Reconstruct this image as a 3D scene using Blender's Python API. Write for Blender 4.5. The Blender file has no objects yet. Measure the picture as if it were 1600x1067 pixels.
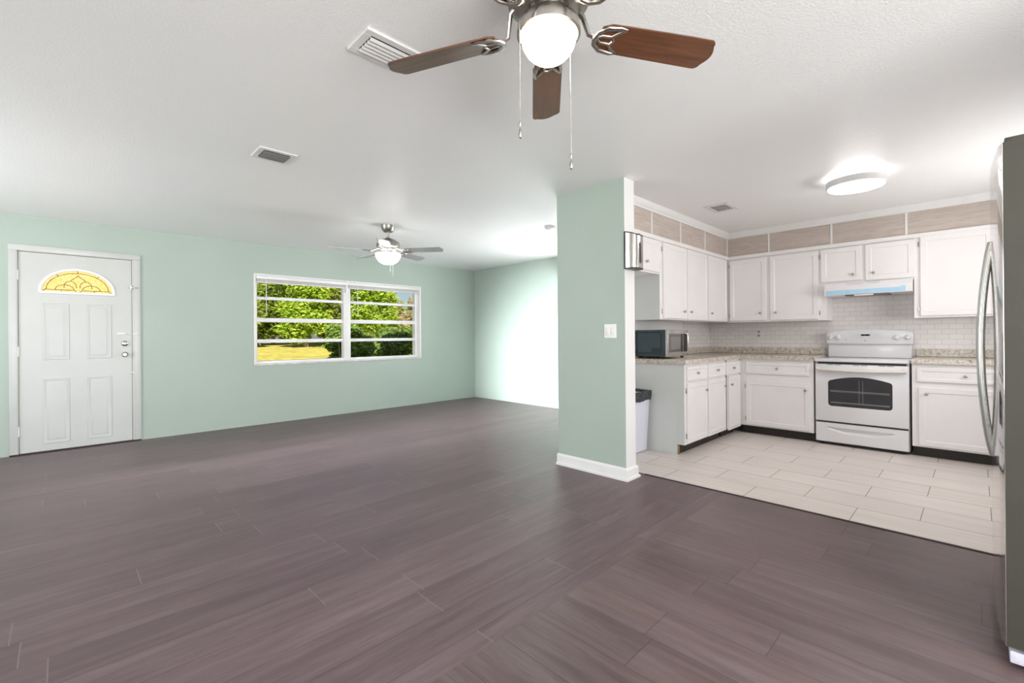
import bpy, bmesh, math, random
from mathutils import Matrix, Vector
random.seed(7)
S = bpy.context.scene
COL = S.collection
R = math.radians

# ------------------------------------------------------------------ camera, world, sun, area lights, exposure
def cam_setup():
    cd = bpy.data.cameras.new('camera'); co = bpy.data.objects.new('camera', cd); COL.objects.link(co)
    cd.sensor_width = 36.0; cd.lens = 713.65 / 1600 * 36.0
    cd.shift_y = -8.72 / 1600; cd.clip_start = 0.05; cd.clip_end = 400
    yaw, ro, pi_ = R(45.477), R(-0.454), R(0.028)
    fw = Vector((math.cos(yaw), math.sin(yaw), 0)); rt = Vector((math.sin(yaw), -math.cos(yaw), 0)); up = Vector((0, 0, 1))
    fw, up = fw*math.cos(pi_)+up*math.sin(pi_), up*math.cos(pi_)-fw*math.sin(pi_)
    rt, up = rt*math.cos(ro)+up*math.sin(ro), up*math.cos(ro)-rt*math.sin(ro)
    m = Matrix.Identity(4)
    for i in range(3):
        m[i][0] = rt[i]; m[i][1] = up[i]; m[i][2] = -fw[i]
    m[2][3] = 1.169
    co.matrix_world = m
    S.camera = co
cam_setup()
S.view_settings.view_transform = 'Standard'; S.view_settings.look = 'None'
S.view_settings.gamma = 1.0; S.view_settings.exposure = 0.0; S.view_settings.use_curve_mapping = False

W = bpy.data.worlds.new('sky'); S.world = W; W.use_nodes = True
_n = W.node_tree.nodes; _l = W.node_tree.links
_sky = _n.new('ShaderNodeTexSky'); _sky.sky_type = 'NISHITA'; _sky.sun_disc = False
_sky.sun_elevation = R(32); _sky.sun_rotation = R(200); _sky.altitude = 0; _sky.air_density = 1.0; _sky.ozone_density = 2.5
_n['Background'].inputs['Strength'].default_value = 0.09
_l.new(_sky.outputs['Color'], _n['Background'].inputs['Color'])

def sun_light(direction, energy, color, ang):
    ld = bpy.data.lights.new('sun', 'SUN'); ld.energy = energy; ld.color = color; ld.angle = R(ang)
    o = bpy.data.objects.new('sun', ld); COL.objects.link(o)
    o.rotation_euler = Vector(direction).to_track_quat('-Z', 'Y').to_euler()
    o.location = (0, -10, 12)
sun_light((0.35, 0.85, -0.62), 8.0, (1.0, 0.93, 0.80), 0.6)

def area_light(name, loc, target, sx, sy, energy, color=(1, 1, 1), spread=180):
    ld = bpy.data.lights.new(name, 'AREA'); ld.shape = 'RECTANGLE'; ld.size = sx; ld.size_y = sy
    ld.energy = energy; ld.color = color; ld.spread = R(spread)
    o = bpy.data.objects.new(name, ld); COL.objects.link(o); o.location = loc
    d = Vector(target) - Vector(loc)
    o.rotation_euler = d.to_track_quat('-Z', 'Z').to_euler()
# added fill lamps at invented openings out of view, to brighten the room
area_light('fill_rear_wall', (0.0, -3.02, 1.08), (0.0, 0.4, 3.1), 3.3, 2.0, 345, (0.97, 0.985, 1.0))
area_light('fill_left_wall', (-2.86, 0.2, 1.45), (1.0, 0.6, 2.8), 1.7, 1.2, 26, (1.0, 0.98, 0.96))
area_light('fill_far_wall_patch', (-2.86, 4.85, 1.25), (5.68, 4.75, 0.42), 1.3, .9, 85, (0.93, 0.97, 1.0), 28)
area_light('fill_living_ceiling', (-2.86, 4.85, 1.36), (2.9, 4.95, 3.3), 1.3, 1.0, 82, (0.97, 0.985, 1.0), 140)
area_light('fill_far_ceiling', (5.66, 3.7, 1.45), (2.6, 4.7, 3.4), 1.4, 1.1, 52, (0.97, 0.985, 1.0), 140)
area_light('fill_kitchen', (4.75, -.86, 1.55), (4.6, 1.2, 1.9), 1.3, .8, 26, (0.99, 0.98, 0.98), 170)

# ------------------------------------------------------------------ mesh helper
def frame(face, plane, u=0, v=0):
    if face == '-X': cols = ((0, -1, 0), (0, 0, 1), (-1, 0, 0)); o = (plane, -u, v)
    elif face == '-Y': cols = ((1, 0, 0), (0, 0, 1), (0, -1, 0)); o = (u, plane, v)
    elif face == '+Y': cols = ((-1, 0, 0), (0, 0, 1), (0, 1, 0)); o = (-u, plane, v)
    elif face == '-Z': cols = ((1, 0, 0), (0, -1, 0), (0, 0, -1)); o = (u, -v, plane)
    m = Matrix.Identity(4)
    for j in range(3):
        for i in range(3): m[i][j] = cols[j][i]
    for i in range(3): m[i][3] = o[i]
    return m

class MB:
    def __init__(s, M=None):
        s.v = []; s.f = []; s.fm = []; s.M = M or Matrix.Identity(4); s.mi = 0
    def raw(s, vs, fs):
        b = len(s.v)
        s.v += [tuple(s.M @ Vector(p)) for p in vs]
        for f in fs: s.f.append([b+i for i in f]); s.fm.append(s.mi)
        return s
    def _bm(s, bm):
        bm.verts.index_update()
        s.raw([v.co[:] for v in bm.verts], [[v.index for v in f.verts] for f in bm.faces]); bm.free()
    def box(s, x0, x1, y0, y1, z0, z1, b=0.0, seg=2):
        bm = bmesh.new(); bmesh.ops.create_cube(bm, size=1)
        for v in bm.verts:
            v.co = (x0+(v.co.x+.5)*(x1-x0), y0+(v.co.y+.5)*(y1-y0), z0+(v.co.z+.5)*(z1-z0))
        if b > 0: bmesh.ops.bevel(bm, geom=bm.edges[:], offset=b, segments=seg, profile=.5, affect='EDGES')
        s._bm(bm); return s
    def prism(s, poly, z0, z1, b=0.0, seg=2):
        bm = bmesh.new(); n = len(poly)
        a = [bm.verts.new((p[0], p[1], z0)) for p in poly]; c = [bm.verts.new((p[0], p[1], z1)) for p in poly]
        bm.faces.new(a[::-1]); top = bm.faces.new(c)
        for i in range(n): bm.faces.new((a[i], a[(i+1) % n], c[(i+1) % n], c[i]))
        if b > 0: bmesh.ops.bevel(bm, geom=list(top.edges), offset=b, segments=seg, profile=.5, affect='EDGES')
        s._bm(bm); return s
    def loops(s, u0, u1, v0, v1, L, capfirst=True):
        vs = []; fs = []
        for (i, n) in L: vs += [(u0+i, v0+i, n), (u1-i, v0+i, n), (u1-i, v1-i, n), (u0+i, v1-i, n)]
        for k in range(len(L)-1):
            a = 4*k; c = a+4
            for j in range(4): fs.append((a+j, a+(j+1) % 4, c+(j+1) % 4, c+j))
        if capfirst: fs.append((3, 2, 1, 0))
        e = 4*(len(L)-1); fs.append((e, e+1, e+2, e+3))
        return s.raw(vs, fs)
    def lathe(s, prof, c=(0, 0, 0), n=32):
        vs = []; fs = []; rings = []
        for (r, z) in prof:
            if r < 1e-6: rings.append([len(vs)]); vs.append((c[0], c[1], c[2]+z))
            else:
                rings.append(list(range(len(vs), len(vs)+n)))
                vs += [(c[0]+r*math.cos(2*math.pi*k/n), c[1]+r*math.sin(2*math.pi*k/n), c[2]+z) for k in range(n)]
        for a, b in zip(rings[:-1], rings[1:]):
            for k in range(n):
                k2 = (k+1) % n
                if len(a) == 1 and len(b) == 1: continue
                if len(a) == 1: fs.append((a[0], b[k2], b[k]))
                elif len(b) == 1: fs.append((a[k], a[k2], b[0]))
                else: fs.append((a[k], a[k2], b[k2], b[k]))
        if len(rings[0]) > 1: fs.append(tuple(rings[0][::-1]))
        if len(rings[-1]) > 1: fs.append(tuple(rings[-1]))
        return s.raw(vs, fs)
    def tube(s, pts, r, n=8, flat=1.0):
        P = [Vector(p) for p in pts]; vs = []; fs = []
        t0 = (P[1]-P[0]).normalized(); ref = Vector((0, 0, 1)) if abs(t0.z) < .9 else Vector((1, 0, 0))
        for i, p in enumerate(P):
            t = (P[min(i+1, len(P)-1)]-P[max(i-1, 0)]).normalized()
            a = t.cross(ref).normalized(); b = a.cross(t).normalized(); ref = b
            rr = r[i] if isinstance(r, (list, tuple)) else r
            for k in range(n):
                an = 2*math.pi*k/n; vs.append(tuple(p+a*rr*math.cos(an)+b*rr*flat*math.sin(an)))
        for i in range(len(P)-1):
            for k in range(n): fs.append((i*n+k, i*n+(k+1) % n, (i+1)*n+(k+1) % n, (i+1)*n+k))
        fs.append(tuple(range(n-1, -1, -1))); fs.append(tuple(range((len(P)-1)*n, len(P)*n)))
        return s.raw(vs, fs)
    def cyl(s, p, q, r, n=16): return s.tube([p, q], r, n)
    def build(s, name, mats, parent=None, smooth=35, recalc=True):
        me = bpy.data.meshes.new(name)
        off = Vector((0, 0, 0)); p = parent
        while p is not None: off += p.location; p = p.parent
        if parent is None and s.v and not getattr(s, 'keep', False):
            xs = [v[0] for v in s.v]; ys = [v[1] for v in s.v]; zs = [v[2] for v in s.v]
            off = Vector(((min(xs)+max(xs))/2, (min(ys)+max(ys))/2, min(zs)))
        me.from_pydata([(v[0]-off.x, v[1]-off.y, v[2]-off.z) for v in s.v], [], s.f)
        if not isinstance(mats, (list, tuple)): mats = [mats]
        for m in mats: me.materials.append(m)
        if len(mats) > 1: me.polygons.foreach_set('material_index', s.fm)
        if recalc:
            bm = bmesh.new(); bm.from_mesh(me); bmesh.ops.recalc_face_normals(bm, faces=bm.faces[:]); bm.to_mesh(me); bm.free()
        if smooth:
            me.polygons.foreach_set('use_smooth', [True]*len(me.polygons)); me.set_sharp_from_angle(angle=R(smooth))
        me.update()
        o = bpy.data.objects.new(name, me); COL.objects.link(o)
        if parent is not None: o.parent = parent
        else: o.location = off
        return o

def tag(o, label, cat=None, group=None, kind=None):
    if label: o['label'] = label
    if cat: o['category'] = cat
    if group: o['group'] = group
    if kind: o['kind'] = kind
    return o
def thing(name, label, cat, loc=(0, 0, 0), group=None):
    o = bpy.data.objects.new(name, None); COL.objects.link(o); o.location = loc; o.empty_display_size = .1
    return tag(o, label, cat, group)
def struct(mb, name, mats, label=None, smooth=35):
    mb.keep = True
    o = mb.build(name, mats, None, smooth); o['kind'] = 'structure'
    if label: o['label'] = label
    return o

# ------------------------------------------------------------------ materials
class NT:
    def __init__(s, name):
        s.m = bpy.data.materials.new(name); s.m.use_nodes = True; s.t = s.m.node_tree
        s.p = s.t.nodes['Principled BSDF']; s.out = s.t.nodes['Material Output']
    def n(s, typ, **kw):
        x = s.t.nodes.new(typ)
        for k, v in kw.items(): setattr(x, k, v)
        return x
    def put(s, sock, v):
        if hasattr(v, 'links') or hasattr(v, 'is_linked'): s.t.links.new(v, sock)
        elif isinstance(v, (tuple, list)) and len(v) == 3 and sock.type == 'RGBA': sock.default_value = (*v, 1)
        else: sock.default_value = v
    def math(s, op, a, b=0.0, c=0.0):
        x = s.n('ShaderNodeMath', operation=op); s.put(x.inputs[0], a); s.put(x.inputs[1], b)
        if op in ('MULTIPLY_ADD', 'SMOOTH_MIN'): s.put(x.inputs[2], c)
        return x.outputs[0]
    def mix(s, f, a, b, blend='MIX'):
        x = s.n('ShaderNodeMix', data_type='RGBA', blend_type=blend)
        s.put(x.inputs[0], f); s.put(x.inputs[6], a); s.put(x.inputs[7], b); return x.outputs[2]
    def pos(s): return s.n('ShaderNodeNewGeometry').outputs['Position']
    def obj(s): return s.n('ShaderNodeTexCoord').outputs['Object']
    def sep(s, v):
        x = s.n('ShaderNodeSeparateXYZ'); s.put(x.inputs[0], v); return x.outputs
    def comb(s, a, b, c=0.0):
        x = s.n('ShaderNodeCombineXYZ'); s.put(x.inputs[0], a); s.put(x.inputs[1], b); s.put(x.inputs[2], c); return x.outputs[0]
    def noise(s, v, scale, detail=3.0, rough=.5, dist=0.0):
        x = s.n('ShaderNodeTexNoise'); s.put(x.inputs['Vector'], v); x.inputs['Scale'].default_value = scale
        x.inputs['Detail'].default_value = detail; x.inputs['Roughness'].default_value = rough; x.inputs['Distortion'].default_value = dist
        return x.outputs['Fac']
    def ramp(s, f, stops):
        x = s.n('ShaderNodeValToRGB'); s.put(x.inputs[0], f); e = x.color_ramp.elements
        while len(e) < len(stops): e.new(.5)
        for q, (p, c) in zip(e, stops): q.position = p; q.color = (*c, 1) if len(c) == 3 else c
        return x.outputs['Color']
    def maprange(s, f, a, b, c, d):
        x = s.n('ShaderNodeMapRange'); s.put(x.inputs[0], f)
        for i, q in enumerate((a, b, c, d)): x.inputs[i+1].default_value = q
        return x.outputs[0]
    def bump(s, h, strength, dist=.01):
        x = s.n('ShaderNodeBump'); s.put(x.inputs['Height'], h); x.inputs['Strength'].default_value = strength
        x.inputs['Distance'].default_value = dist; s.t.links.new(x.outputs[0], s.p.inputs['Normal'])
    def base(s, c): s.put(s.p.inputs['Base Color'], c)

def simple(name, col, rough=.5, metal=0.0, var=.06, scale=8.0, bump=0.0, bscale=120.0, coat=0.0, spec=.5):
    t = NT(name); f = t.noise(t.obj(), scale, 3)
    lo = tuple(max(0, c*(1-var)) for c in col); hi = tuple(min(1, c*(1+var)) for c in col)
    t.base(t.ramp(f, [(.3, lo), (.7, hi)]))
    t.p.inputs['Roughness'].default_value = rough; t.p.inputs['Metallic'].default_value = metal
    t.p.inputs['Coat Weight'].default_value = coat; t.p.inputs['Specular IOR Level'].default_value = spec
    if bump: t.bump(t.noise(t.obj(), bscale, 2), bump, .004)
    return t.m
def brushed(name, col, rough=.3, axis='Z', scale=(3, 3, 200)):
    t = NT(name); mp = t.n('ShaderNodeMapping'); t.put(mp.inputs[0], t.obj()); mp.inputs['Scale'].default_value = scale
    f = t.noise(mp.outputs[0], 4, 3)
    t.base(t.ramp(f, [(.3, tuple(c*.9 for c in col)), (.7, tuple(min(1, c*1.08) for c in col))]))
    t.p.inputs['Metallic'].default_value = 1.0
    t.put(t.p.inputs['Roughness'], t.maprange(f, .3, .7, rough*.8, rough*1.2))
    return t.m
def emit(name, col, strength, edge=None):
    t = NT(name); e = t.n('ShaderNodeEmission'); e.inputs['Strength'].default_value = strength
    f = t.noise(t.obj(), 3, 1)
    t.put(e.inputs['Color'], t.ramp(f, [(.2, tuple(c*.97 for c in col)), (.8, col)]))
    t.t.links.new(e.outputs[0], t.out.inputs['Surface']); return t.m

def wall_paint(name, col, rough=.5, bump=.25, var=.025):
    t = NT(name); p = t.pos()
    f = t.noise(p, 1.3, 2)
    t.base(t.ramp(f, [(.3, tuple(c*(1-var) for c in col)), (.7, tuple(c*(1+var) for c in col))]))
    t.p.inputs['Roughness'].default_value = rough; t.p.inputs['Specular IOR Level'].default_value = .35
    t.bump(t.noise(p, 90, 3, .55), bump, .002)
    return t.m

def ceiling_mat():
    t = NT('ceiling_texture'); p = t.pos()
    f = t.noise(p, .8, 2)
    t.base(t.ramp(f, [(.3, (.875, .88, .885)), (.7, (.90, .905, .91))]))
    t.p.inputs['Roughness'].default_value = .34; t.p.inputs['Specular IOR Level'].default_value = .55
    h = t.noise(p, 95, 3, .55, .3)
    h2 = t.maprange(h, .38, .62, 0, 1)
    t.bump(h2, .24, .003); return t.m

def plank_mat(name, along, cols, length=1.22, wid=.2, off=(0, 0), rough=(.30, .42), spec=.4, seam_c=None):
    """laminate planks; along = 'X' or 'Y' is the direction the boards run"""
    t = NT(name); x, y, z = t.sep(t.pos())
    a, b = (x, y) if along == 'X' else (y, x)
    a = t.math('ADD', a, off[0]); b = t.math('ADD', b, off[1])
    rb = t.math('DIVIDE', b, wid); row = t.math('FLOOR', rb)
    wn = t.n('ShaderNodeTexWhiteNoise', noise_dimensions='1D'); t.put(wn.inputs['W'], row)
    ra = t.math('ADD', t.math('DIVIDE', a, length), t.math('MULTIPLY', wn.outputs['Value'], 7.31))
    ia = t.math('FLOOR', ra)
    w2 = t.n('ShaderNodeTexWhiteNoise', noise_dimensions='2D'); t.put(w2.inputs['Vector'], t.comb(ia, row))
    rnd = w2.outputs['Value']
    fa = t.math('SUBTRACT', ra, ia); fb = t.math('SUBTRACT', rb, row)
    ea = t.math('MULTIPLY', t.math('MINIMUM', fa, t.math('SUBTRACT', 1.0, fa)), length)
    eb = t.math('MULTIPLY', t.math('MINIMUM', fb, t.math('SUBTRACT', 1.0, fb)), wid)
    seam = t.maprange(t.math('MINIMUM', ea, eb), .0008, .0028, 1, 0)
    gv = t.comb(t.math('MULTIPLY', a, 1.6), t.math('MULTIPLY', b, 20.0), t.math('MULTIPLY', rnd, 37.0))
    g = t.noise(gv, 1.0, 4, .5, .35)
    gv2 = t.comb(t.math('MULTIPLY', a, .9), t.math('MULTIPLY', b, 5.0), t.math('MULTIPLY', rnd, 91.0))
    g2 = t.noise(gv2, 1.0, 3, .5, 1.5)
    c = t.ramp(g, [(.30, cols[0]), (.5, cols[1]), (.72, cols[2])])
    c = t.mix(t.maprange(g2, .35, .7, 0, .55), c, cols[3])
    fg = t.noise(t.comb(t.math('MULTIPLY', a, 7.0), t.math('MULTIPLY', b, 160.0), t.math('MULTIPLY', rnd, 13.0)), 1.0, 3, .6, .3)
    c = t.mix(t.maprange(fg, .50, .68, 0, .45), c, tuple(q*.72 for q in cols[0]))
    k = t.maprange(rnd, 0, 1, .86, 1.08)
    c = t.mix(1.0, c, t.comb(k, k, k), 'MULTIPLY')
    c = t.mix(t.math('MULTIPLY', seam, .55), c, tuple(q*.35 for q in cols[0]))
    if seam_c: c = t.mix(t.math('MULTIPLY', t.maprange(ea, .0010, .0030, 1, 0), .6), c, seam_c)
    # sparse pale scuffs
    sc = t.noise(t.comb(t.math('MULTIPLY', a, 6.0), t.math('MULTIPLY', b, 60.0), 3.0), 1.0, 2)
    c = t.mix(t.maprange(sc, .72, .80, 0, .12), c, (.35, .31, .31))
    t.base(c)
    t.put(t.p.inputs['Roughness'], t.maprange(g, .3, .7, *rough))
    t.p.inputs['Specular IOR Level'].default_value = spec
    h = t.math('SUBTRACT', t.math('MULTIPLY', g, .25), seam)
    t.bump(h, .12, .003); return t.m

def tile_mat():
    t = NT('kitchen_floor_tile'); x, y, z = t.sep(t.pos())
    v = t.comb(t.math('SUBTRACT', y, .2525), t.math('SUBTRACT', x, 3.489))
    b = t.n('ShaderNodeTexBrick', offset=.5, offset_frequency=2); t.put(b.inputs['Vector'], v)
    b.inputs['Scale'].default_value = 1; b.inputs['Brick Width'].default_value = .625; b.inputs['Row Height'].default_value = .303
    b.inputs['Mortar Size'].default_value = .0022; b.inputs['Mortar Smooth'].default_value = .1
    b.inputs['Color1'].default_value = (.70, .635, .59, 1); b.inputs['Color2'].default_value = (.76, .695, .65, 1); b.inputs['Mortar'].default_value = (.16, .13, .115, 1)
    g = t.noise(t.comb(t.math('MULTIPLY', y, 1.5), t.math('MULTIPLY', x, 22.0)), 1.0, 4, .6, .6)
    c = t.mix(.35, b.outputs['Color'], t.ramp(g, [(.3, (.60, .54, .50)), (.7, (.86, .80, .76))]), 'MIX')
    c = t.mix(b.outputs['Fac'], c, (.17, .14, .12))
    t.base(c); t.p.inputs['Roughness'].default_value = .38
    t.bump(t.math('SUBTRACT', 1.0, b.outputs['Fac']), .25, .002); return t.m

def subway_mat():
    t = NT('subway_backsplash_tile'); x, y, z = t.sep(t.pos())
    b = t.n('ShaderNodeTexBrick', offset=.5, offset_frequency=2); t.put(b.inputs['Vector'], t.comb(t.math('ADD', x, y), t.math('SUBTRACT', z, 1.0)))
    b.inputs['Scale'].default_value = 1; b.inputs['Brick Width'].default_value = .108; b.inputs['Row Height'].default_value = .052
    b.inputs['Mortar Size'].default_value = .0016; b.inputs['Mortar Smooth'].default_value = .2
    b.inputs['Color1'].default_value = (.80, .765, .755, 1); b.inputs['Color2'].default_value = (.85, .815, .805, 1); b.inputs['Mortar'].default_value = (.56, .54, .53, 1)
    t.base(b.outputs['Color']); t.p.inputs['Roughness'].default_value = .18
    t.bump(t.math('SUBTRACT', 1.0, b.outputs['Fac']), .3, .002); return t.m

def soffit_mat():
    t = NT('wood_look_soffit_tile'); x, y, z = t.sep(t.pos())
    a = t.math('SUBTRACT', x, y)
    g = t.noise(t.comb(t.math('MULTIPLY', a, 3.0), t.math('MULTIPLY', z, 24.0), .3), 1.0, 5, .6, 1.8)
    g2 = t.noise(t.comb(t.math('MULTIPLY', a, 1.2), t.math('MULTIPLY', z, 5.0), .7), 1.0, 2)
    c = t.ramp(g, [(.2, (.37, .30, .26)), (.5, (.52, .445, .40)), (.8, (.63, .56, .52))])
    c = t.mix(t.maprange(g2, .3, .7, 0, .4), c, (.56, .49, .45))
    t.base(c); t.p.inputs['Roughness'].default_value = .4; return t.m

def granite_mat():
    t = NT('speckled_granite'); p = t.pos()
    g = t.noise(p, 38, 5, .65, .6); g2 = t.noise(p, 110, 3, .6); g3 = t.noise(p, 9, 3)
    c = t.ramp(g, [(.30, (.20, .155, .11)), (.40, (.45, .38, .30)), (.52, (.66, .60, .53)), (.70, (.76, .72, .67))])
    c = t.mix(t.maprange(g2, .60, .68, 0, .8), c, (.13, .11, .10))
    c = t.mix(t.maprange(g3, .45, .7, 0, .35), c, (.47, .44, .37))
    t.base(c); t.p.inputs['Roughness'].default_value = .16; return t.m

def wood_blade_mat(name, dark, light):
    t = NT(name); x, y, z = t.sep(t.obj())
    u = t.n('ShaderNodeUVMap'); ux, uy, uz = t.sep(u.outputs[0])
    g = t.noise(t.comb(t.math('MULTIPLY', ux, 3.0), t.math('MULTIPLY', uy, 45.0)), 1.0, 5, .6, .8)
    c = t.ramp(g, [(.25, dark), (.75, light)])
    t.base(c); t.p.inputs['Roughness'].default_value = .32; t.p.inputs['Coat Weight'].default_value = .3; t.p.inputs['Coat Roughness'].default_value = .25
    return t.m

def glass_mat(name, tint=(1, 1, 1), refl=.06):
    t = NT(name); tr = t.n('ShaderNodeBsdfTransparent'); tr.inputs[0].default_value = (*tint, 1)
    gl = t.n('ShaderNodeBsdfGlossy'); gl.inputs['Roughness'].default_value = .02
    lw = t.n('ShaderNodeLayerWeight'); lw.inputs[0].default_value = .35
    mx = t.n('ShaderNodeMixShader'); t.put(mx.inputs[0], t.math('MULTIPLY_ADD', lw.outputs['Fresnel'], .02, 0.0))
    t.t.links.new(tr.outputs[0], mx.inputs[1]); t.t.links.new(gl.outputs[0], mx.inputs[2])
    t.t.links.new(mx.outputs[0], t.out.inputs['Surface']); return t.m

def leaf_mat(name, c1, c2, c3):
    t = NT(name); f = t.noise(t.pos(), 1.1, 4, .7)
    r = t.n('ShaderNodeNewGeometry').outputs['Random Per Island']
    c = t.ramp(t.math('ADD', t.math('MULTIPLY', f, .55), t.math('MULTIPLY', r, .45)), [(.25, c1), (.5, c2), (.75, c3)])
    d = t.n('ShaderNodeBsdfDiffuse'); t.put(d.inputs[0], c)
    tl = t.n('ShaderNodeBsdfTranslucent'); t.put(tl.inputs[0], c)
    mx = t.n('ShaderNodeMixShader'); mx.inputs[0].default_value = .35
    t.t.links.new(d.outputs[0], mx.inputs[1]); t.t.links.new(tl.outputs[0], mx.inputs[2])
    t.t.links.new(mx.outputs[0], t.out.inputs['Surface']); return t.m

M = {}
M['green'] = wall_paint('pale_green_wall_paint', (.405, .478, .428))
M['white_wall'] = wall_paint('white_wall_paint', (.78, .77, .765), .45, .15)
M['ceiling'] = ceiling_mat()
M['trim'] = simple('white_gloss_trim', (.80, .795, .80), .3, var=.02)
M['cab'] = simple('white_cabinet_paint', (.86, .835, .84), .34, var=.02, scale=4)
M['cab_side'] = simple('pale_grey_green_panel', (.68, .71, .69), .4, var=.03, scale=3)
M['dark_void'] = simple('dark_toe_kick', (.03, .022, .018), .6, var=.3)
M['toe_wood'] = simple('raw_wood_edge', (.30, .20, .10), .7, var=.3, scale=30)
M['nickel'] = brushed('satin_nickel', (.46, .43, .40), .30, scale=(8, 8, 8))
M['pewter'] = brushed('dark_pewter', (.30, .285, .265), .38, scale=(30, 30, 30))
M['steel'] = brushed('stainless_steel', (.66, .64, .62), .22, scale=(400, 400, 1.5))
M['fridge_front'] = brushed('stainless_door_skin', (.66, .63, .62), .10, scale=(4, 4, 60))
M['fridge_side'] = simple('olive_grey_textured_steel', (.050, .046, .036), .42, var=.05, bump=.15, bscale=300)
M['white_plastic'] = simple('white_plastic', (.80, .79, .79), .3, var=.02)
M['enamel'] = simple('white_enamel', (.80, .79, .815), .14, var=.015, coat=.3)
M['bisque'] = simple('cream_plastic_handle', (.80, .745, .70), .3, var=.02)
M['black'] = simple('black_plastic', (.015, .015, .016), .35, var=.2)
M['mw_case'] = simple('slate_blue_black_case', (.040, .066, .078), .42, var=.1)
M['oven_glass'] = simple('dark_oven_glass', (.045, .043, .050), .06, var=.1, coat=.5)
M['mw_glass'] = simple('grey_microwave_window', (.20, .195, .19), .12, var=.1)
M['blue_film'] = simple('pale_blue_protective_film', (.42, .66, .86), .25, var=.06, scale=20)
M['grey_filter'] = simple('grey_mesh_filter', (.20, .185, .165), .4, .6, var=.2, scale=150)
M['bin'] = simple('white_lavender_bin_plastic', (.70, .70, .80), .4, var=.02)
M['bag'] = simple('black_bin_liner', (.035, .036, .042), .22, var=.3, scale=30)
M['granite'] = granite_mat(); M['subway'] = subway_mat(); M['soffit'] = soffit_mat()
M['tile'] = tile_mat()
M['plank_x'] = plank_mat('dark_mauve_planks_across', 'X', [(.122, .080, .086), (.166, .115, .123), (.212, .155, .165), (.144, .096, .104)], off=(.35, .0), rough=(.34, .46), spec=.3, seam_c=(.30, .25, .25))
M['plank_y'] = plank_mat('dark_walnut_planks_along', 'Y', [(.106, .072, .075), (.145, .104, .108), (.187, .142, .148), (.156, .102, .089)], off=(.62, .19), rough=(.28, .40))
M['blade'] = wood_blade_mat('walnut_blade', (.060, .021, .009), (.165, .062, .026))
M['blade_grey'] = wood_blade_mat('grey_blade', (.26, .26, .27), (.36, .36, .37))
M['globe'] = emit('lit_warm_globe', (1.0, .86, .66), 20.0)
M['bowl'] = emit('lit_white_bowl', (1.0, .95, .88), 10.0)
M['disc'] = emit('lit_led_disc', (1.0, .955, .95), 19.0)
M['disc_glow'] = emit('lit_led_back', (1.0, .95, .94), 13.0)
M['disc_rim'] = simple('grey_translucent_rim', (.70, .69, .69), .4)
M['glass'] = glass_mat('window_glass')
M['vent_white'] = simple('white_vent_enamel', (.74, .735, .73), .35)
M['vent_grey'] = simple('grey_vent_louver', (.40, .39, .395), .4)
M['vent_dark'] = simple('dark_vent_gap', (.03, .03, .03), .8, var=.2)
M['lead'] = simple('brown_leading', (.16, .10, .03), .45, .3)
M['sill'] = simple('grey_marble_sill', (.62, .59, .58), .25, var=.15, scale=12)
M['display'] = simple('black_display', (.01, .012, .012), .1)
M['bark'] = simple('pale_bark', (.34, .28, .22), .8, var=.35, scale=6)
M['leaf_lime'] = leaf_mat('lime_leaves', (.14, .24, .02), (.34, .50, .045), (.64, .74, .16))
M['leaf_olive'] = leaf_mat('olive_leaves', (.13, .17, .03), (.30, .35, .07), (.50, .52, .16))
M['leaf_mid'] = leaf_mat('mid_green_leaves', (.10, .17, .03), (.24, .34, .05), (.44, .50, .10))
M['leaf_tan'] = leaf_mat('tan_leaves', (.28, .22, .10), (.45, .37, .20), (.60, .50, .30))
M['leaf_hedge'] = leaf_mat('hedge_leaves', (.07, .14, .03), (.16, .28, .06), (.42, .52, .12))

def grass_mat():
    t = NT('golden_grass'); x, y, z = t.sep(t.pos())
    a = t.noise(t.comb(t.math('MULTIPLY', x, 3.5), t.math('MULTIPLY', y, .9)), 1.0, 6, .7)
    b = t.noise(t.comb(t.math('MULTIPLY', x, .12), t.math('MULTIPLY', y, .28)), 1.0, 3, .6, 1.0)
    c = t.ramp(a, [(.3, (.38, .33, .06)), (.5, (.60, .53, .12)), (.7, (.76, .70, .24))])
    c = t.mix(t.maprange(b, .48, .62, 0, .6), c, (.42, .33, .10))
    t.base(c); t.p.inputs['Roughness'].default_value = .9; t.p.inputs['Specular IOR Level'].default_value = .1
    t.bump(a, .6, .05); return t.m
def stained():
    t = NT('yellow_textured_glass'); f = t.noise(t.pos(), 70, 3, .6)
    c = t.ramp(f, [(.3, (.62, .46, .08)), (.55, (.86, .72, .28)), (.75, (.95, .88, .50))])
    e = t.n('ShaderNodeEmission'); t.put(e.inputs[0], c); e.inputs[1].default_value = .62  # glow put into the glass in place of daylight passing through
    tl = t.n('ShaderNodeBsdfTranslucent'); t.put(tl.inputs[0], c)
    gl = t.n('ShaderNodeBsdfGlossy'); gl.inputs['Roughness'].default_value = .1
    a1 = t.n('ShaderNodeAddShader'); t.t.links.new(e.outputs[0], a1.inputs[0]); t.t.links.new(tl.outputs[0], a1.inputs[1])
    mx = t.n('ShaderNodeMixShader'); mx.inputs[0].default_value = .06
    t.t.links.new(a1.outputs[0], mx.inputs[1]); t.t.links.new(gl.outputs[0], mx.inputs[2])
    t.t.links.new(mx.outputs[0], t.out.inputs['Surface']); return t.m
M['stained'] = stained()
M['grass'] = grass_mat()

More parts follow.
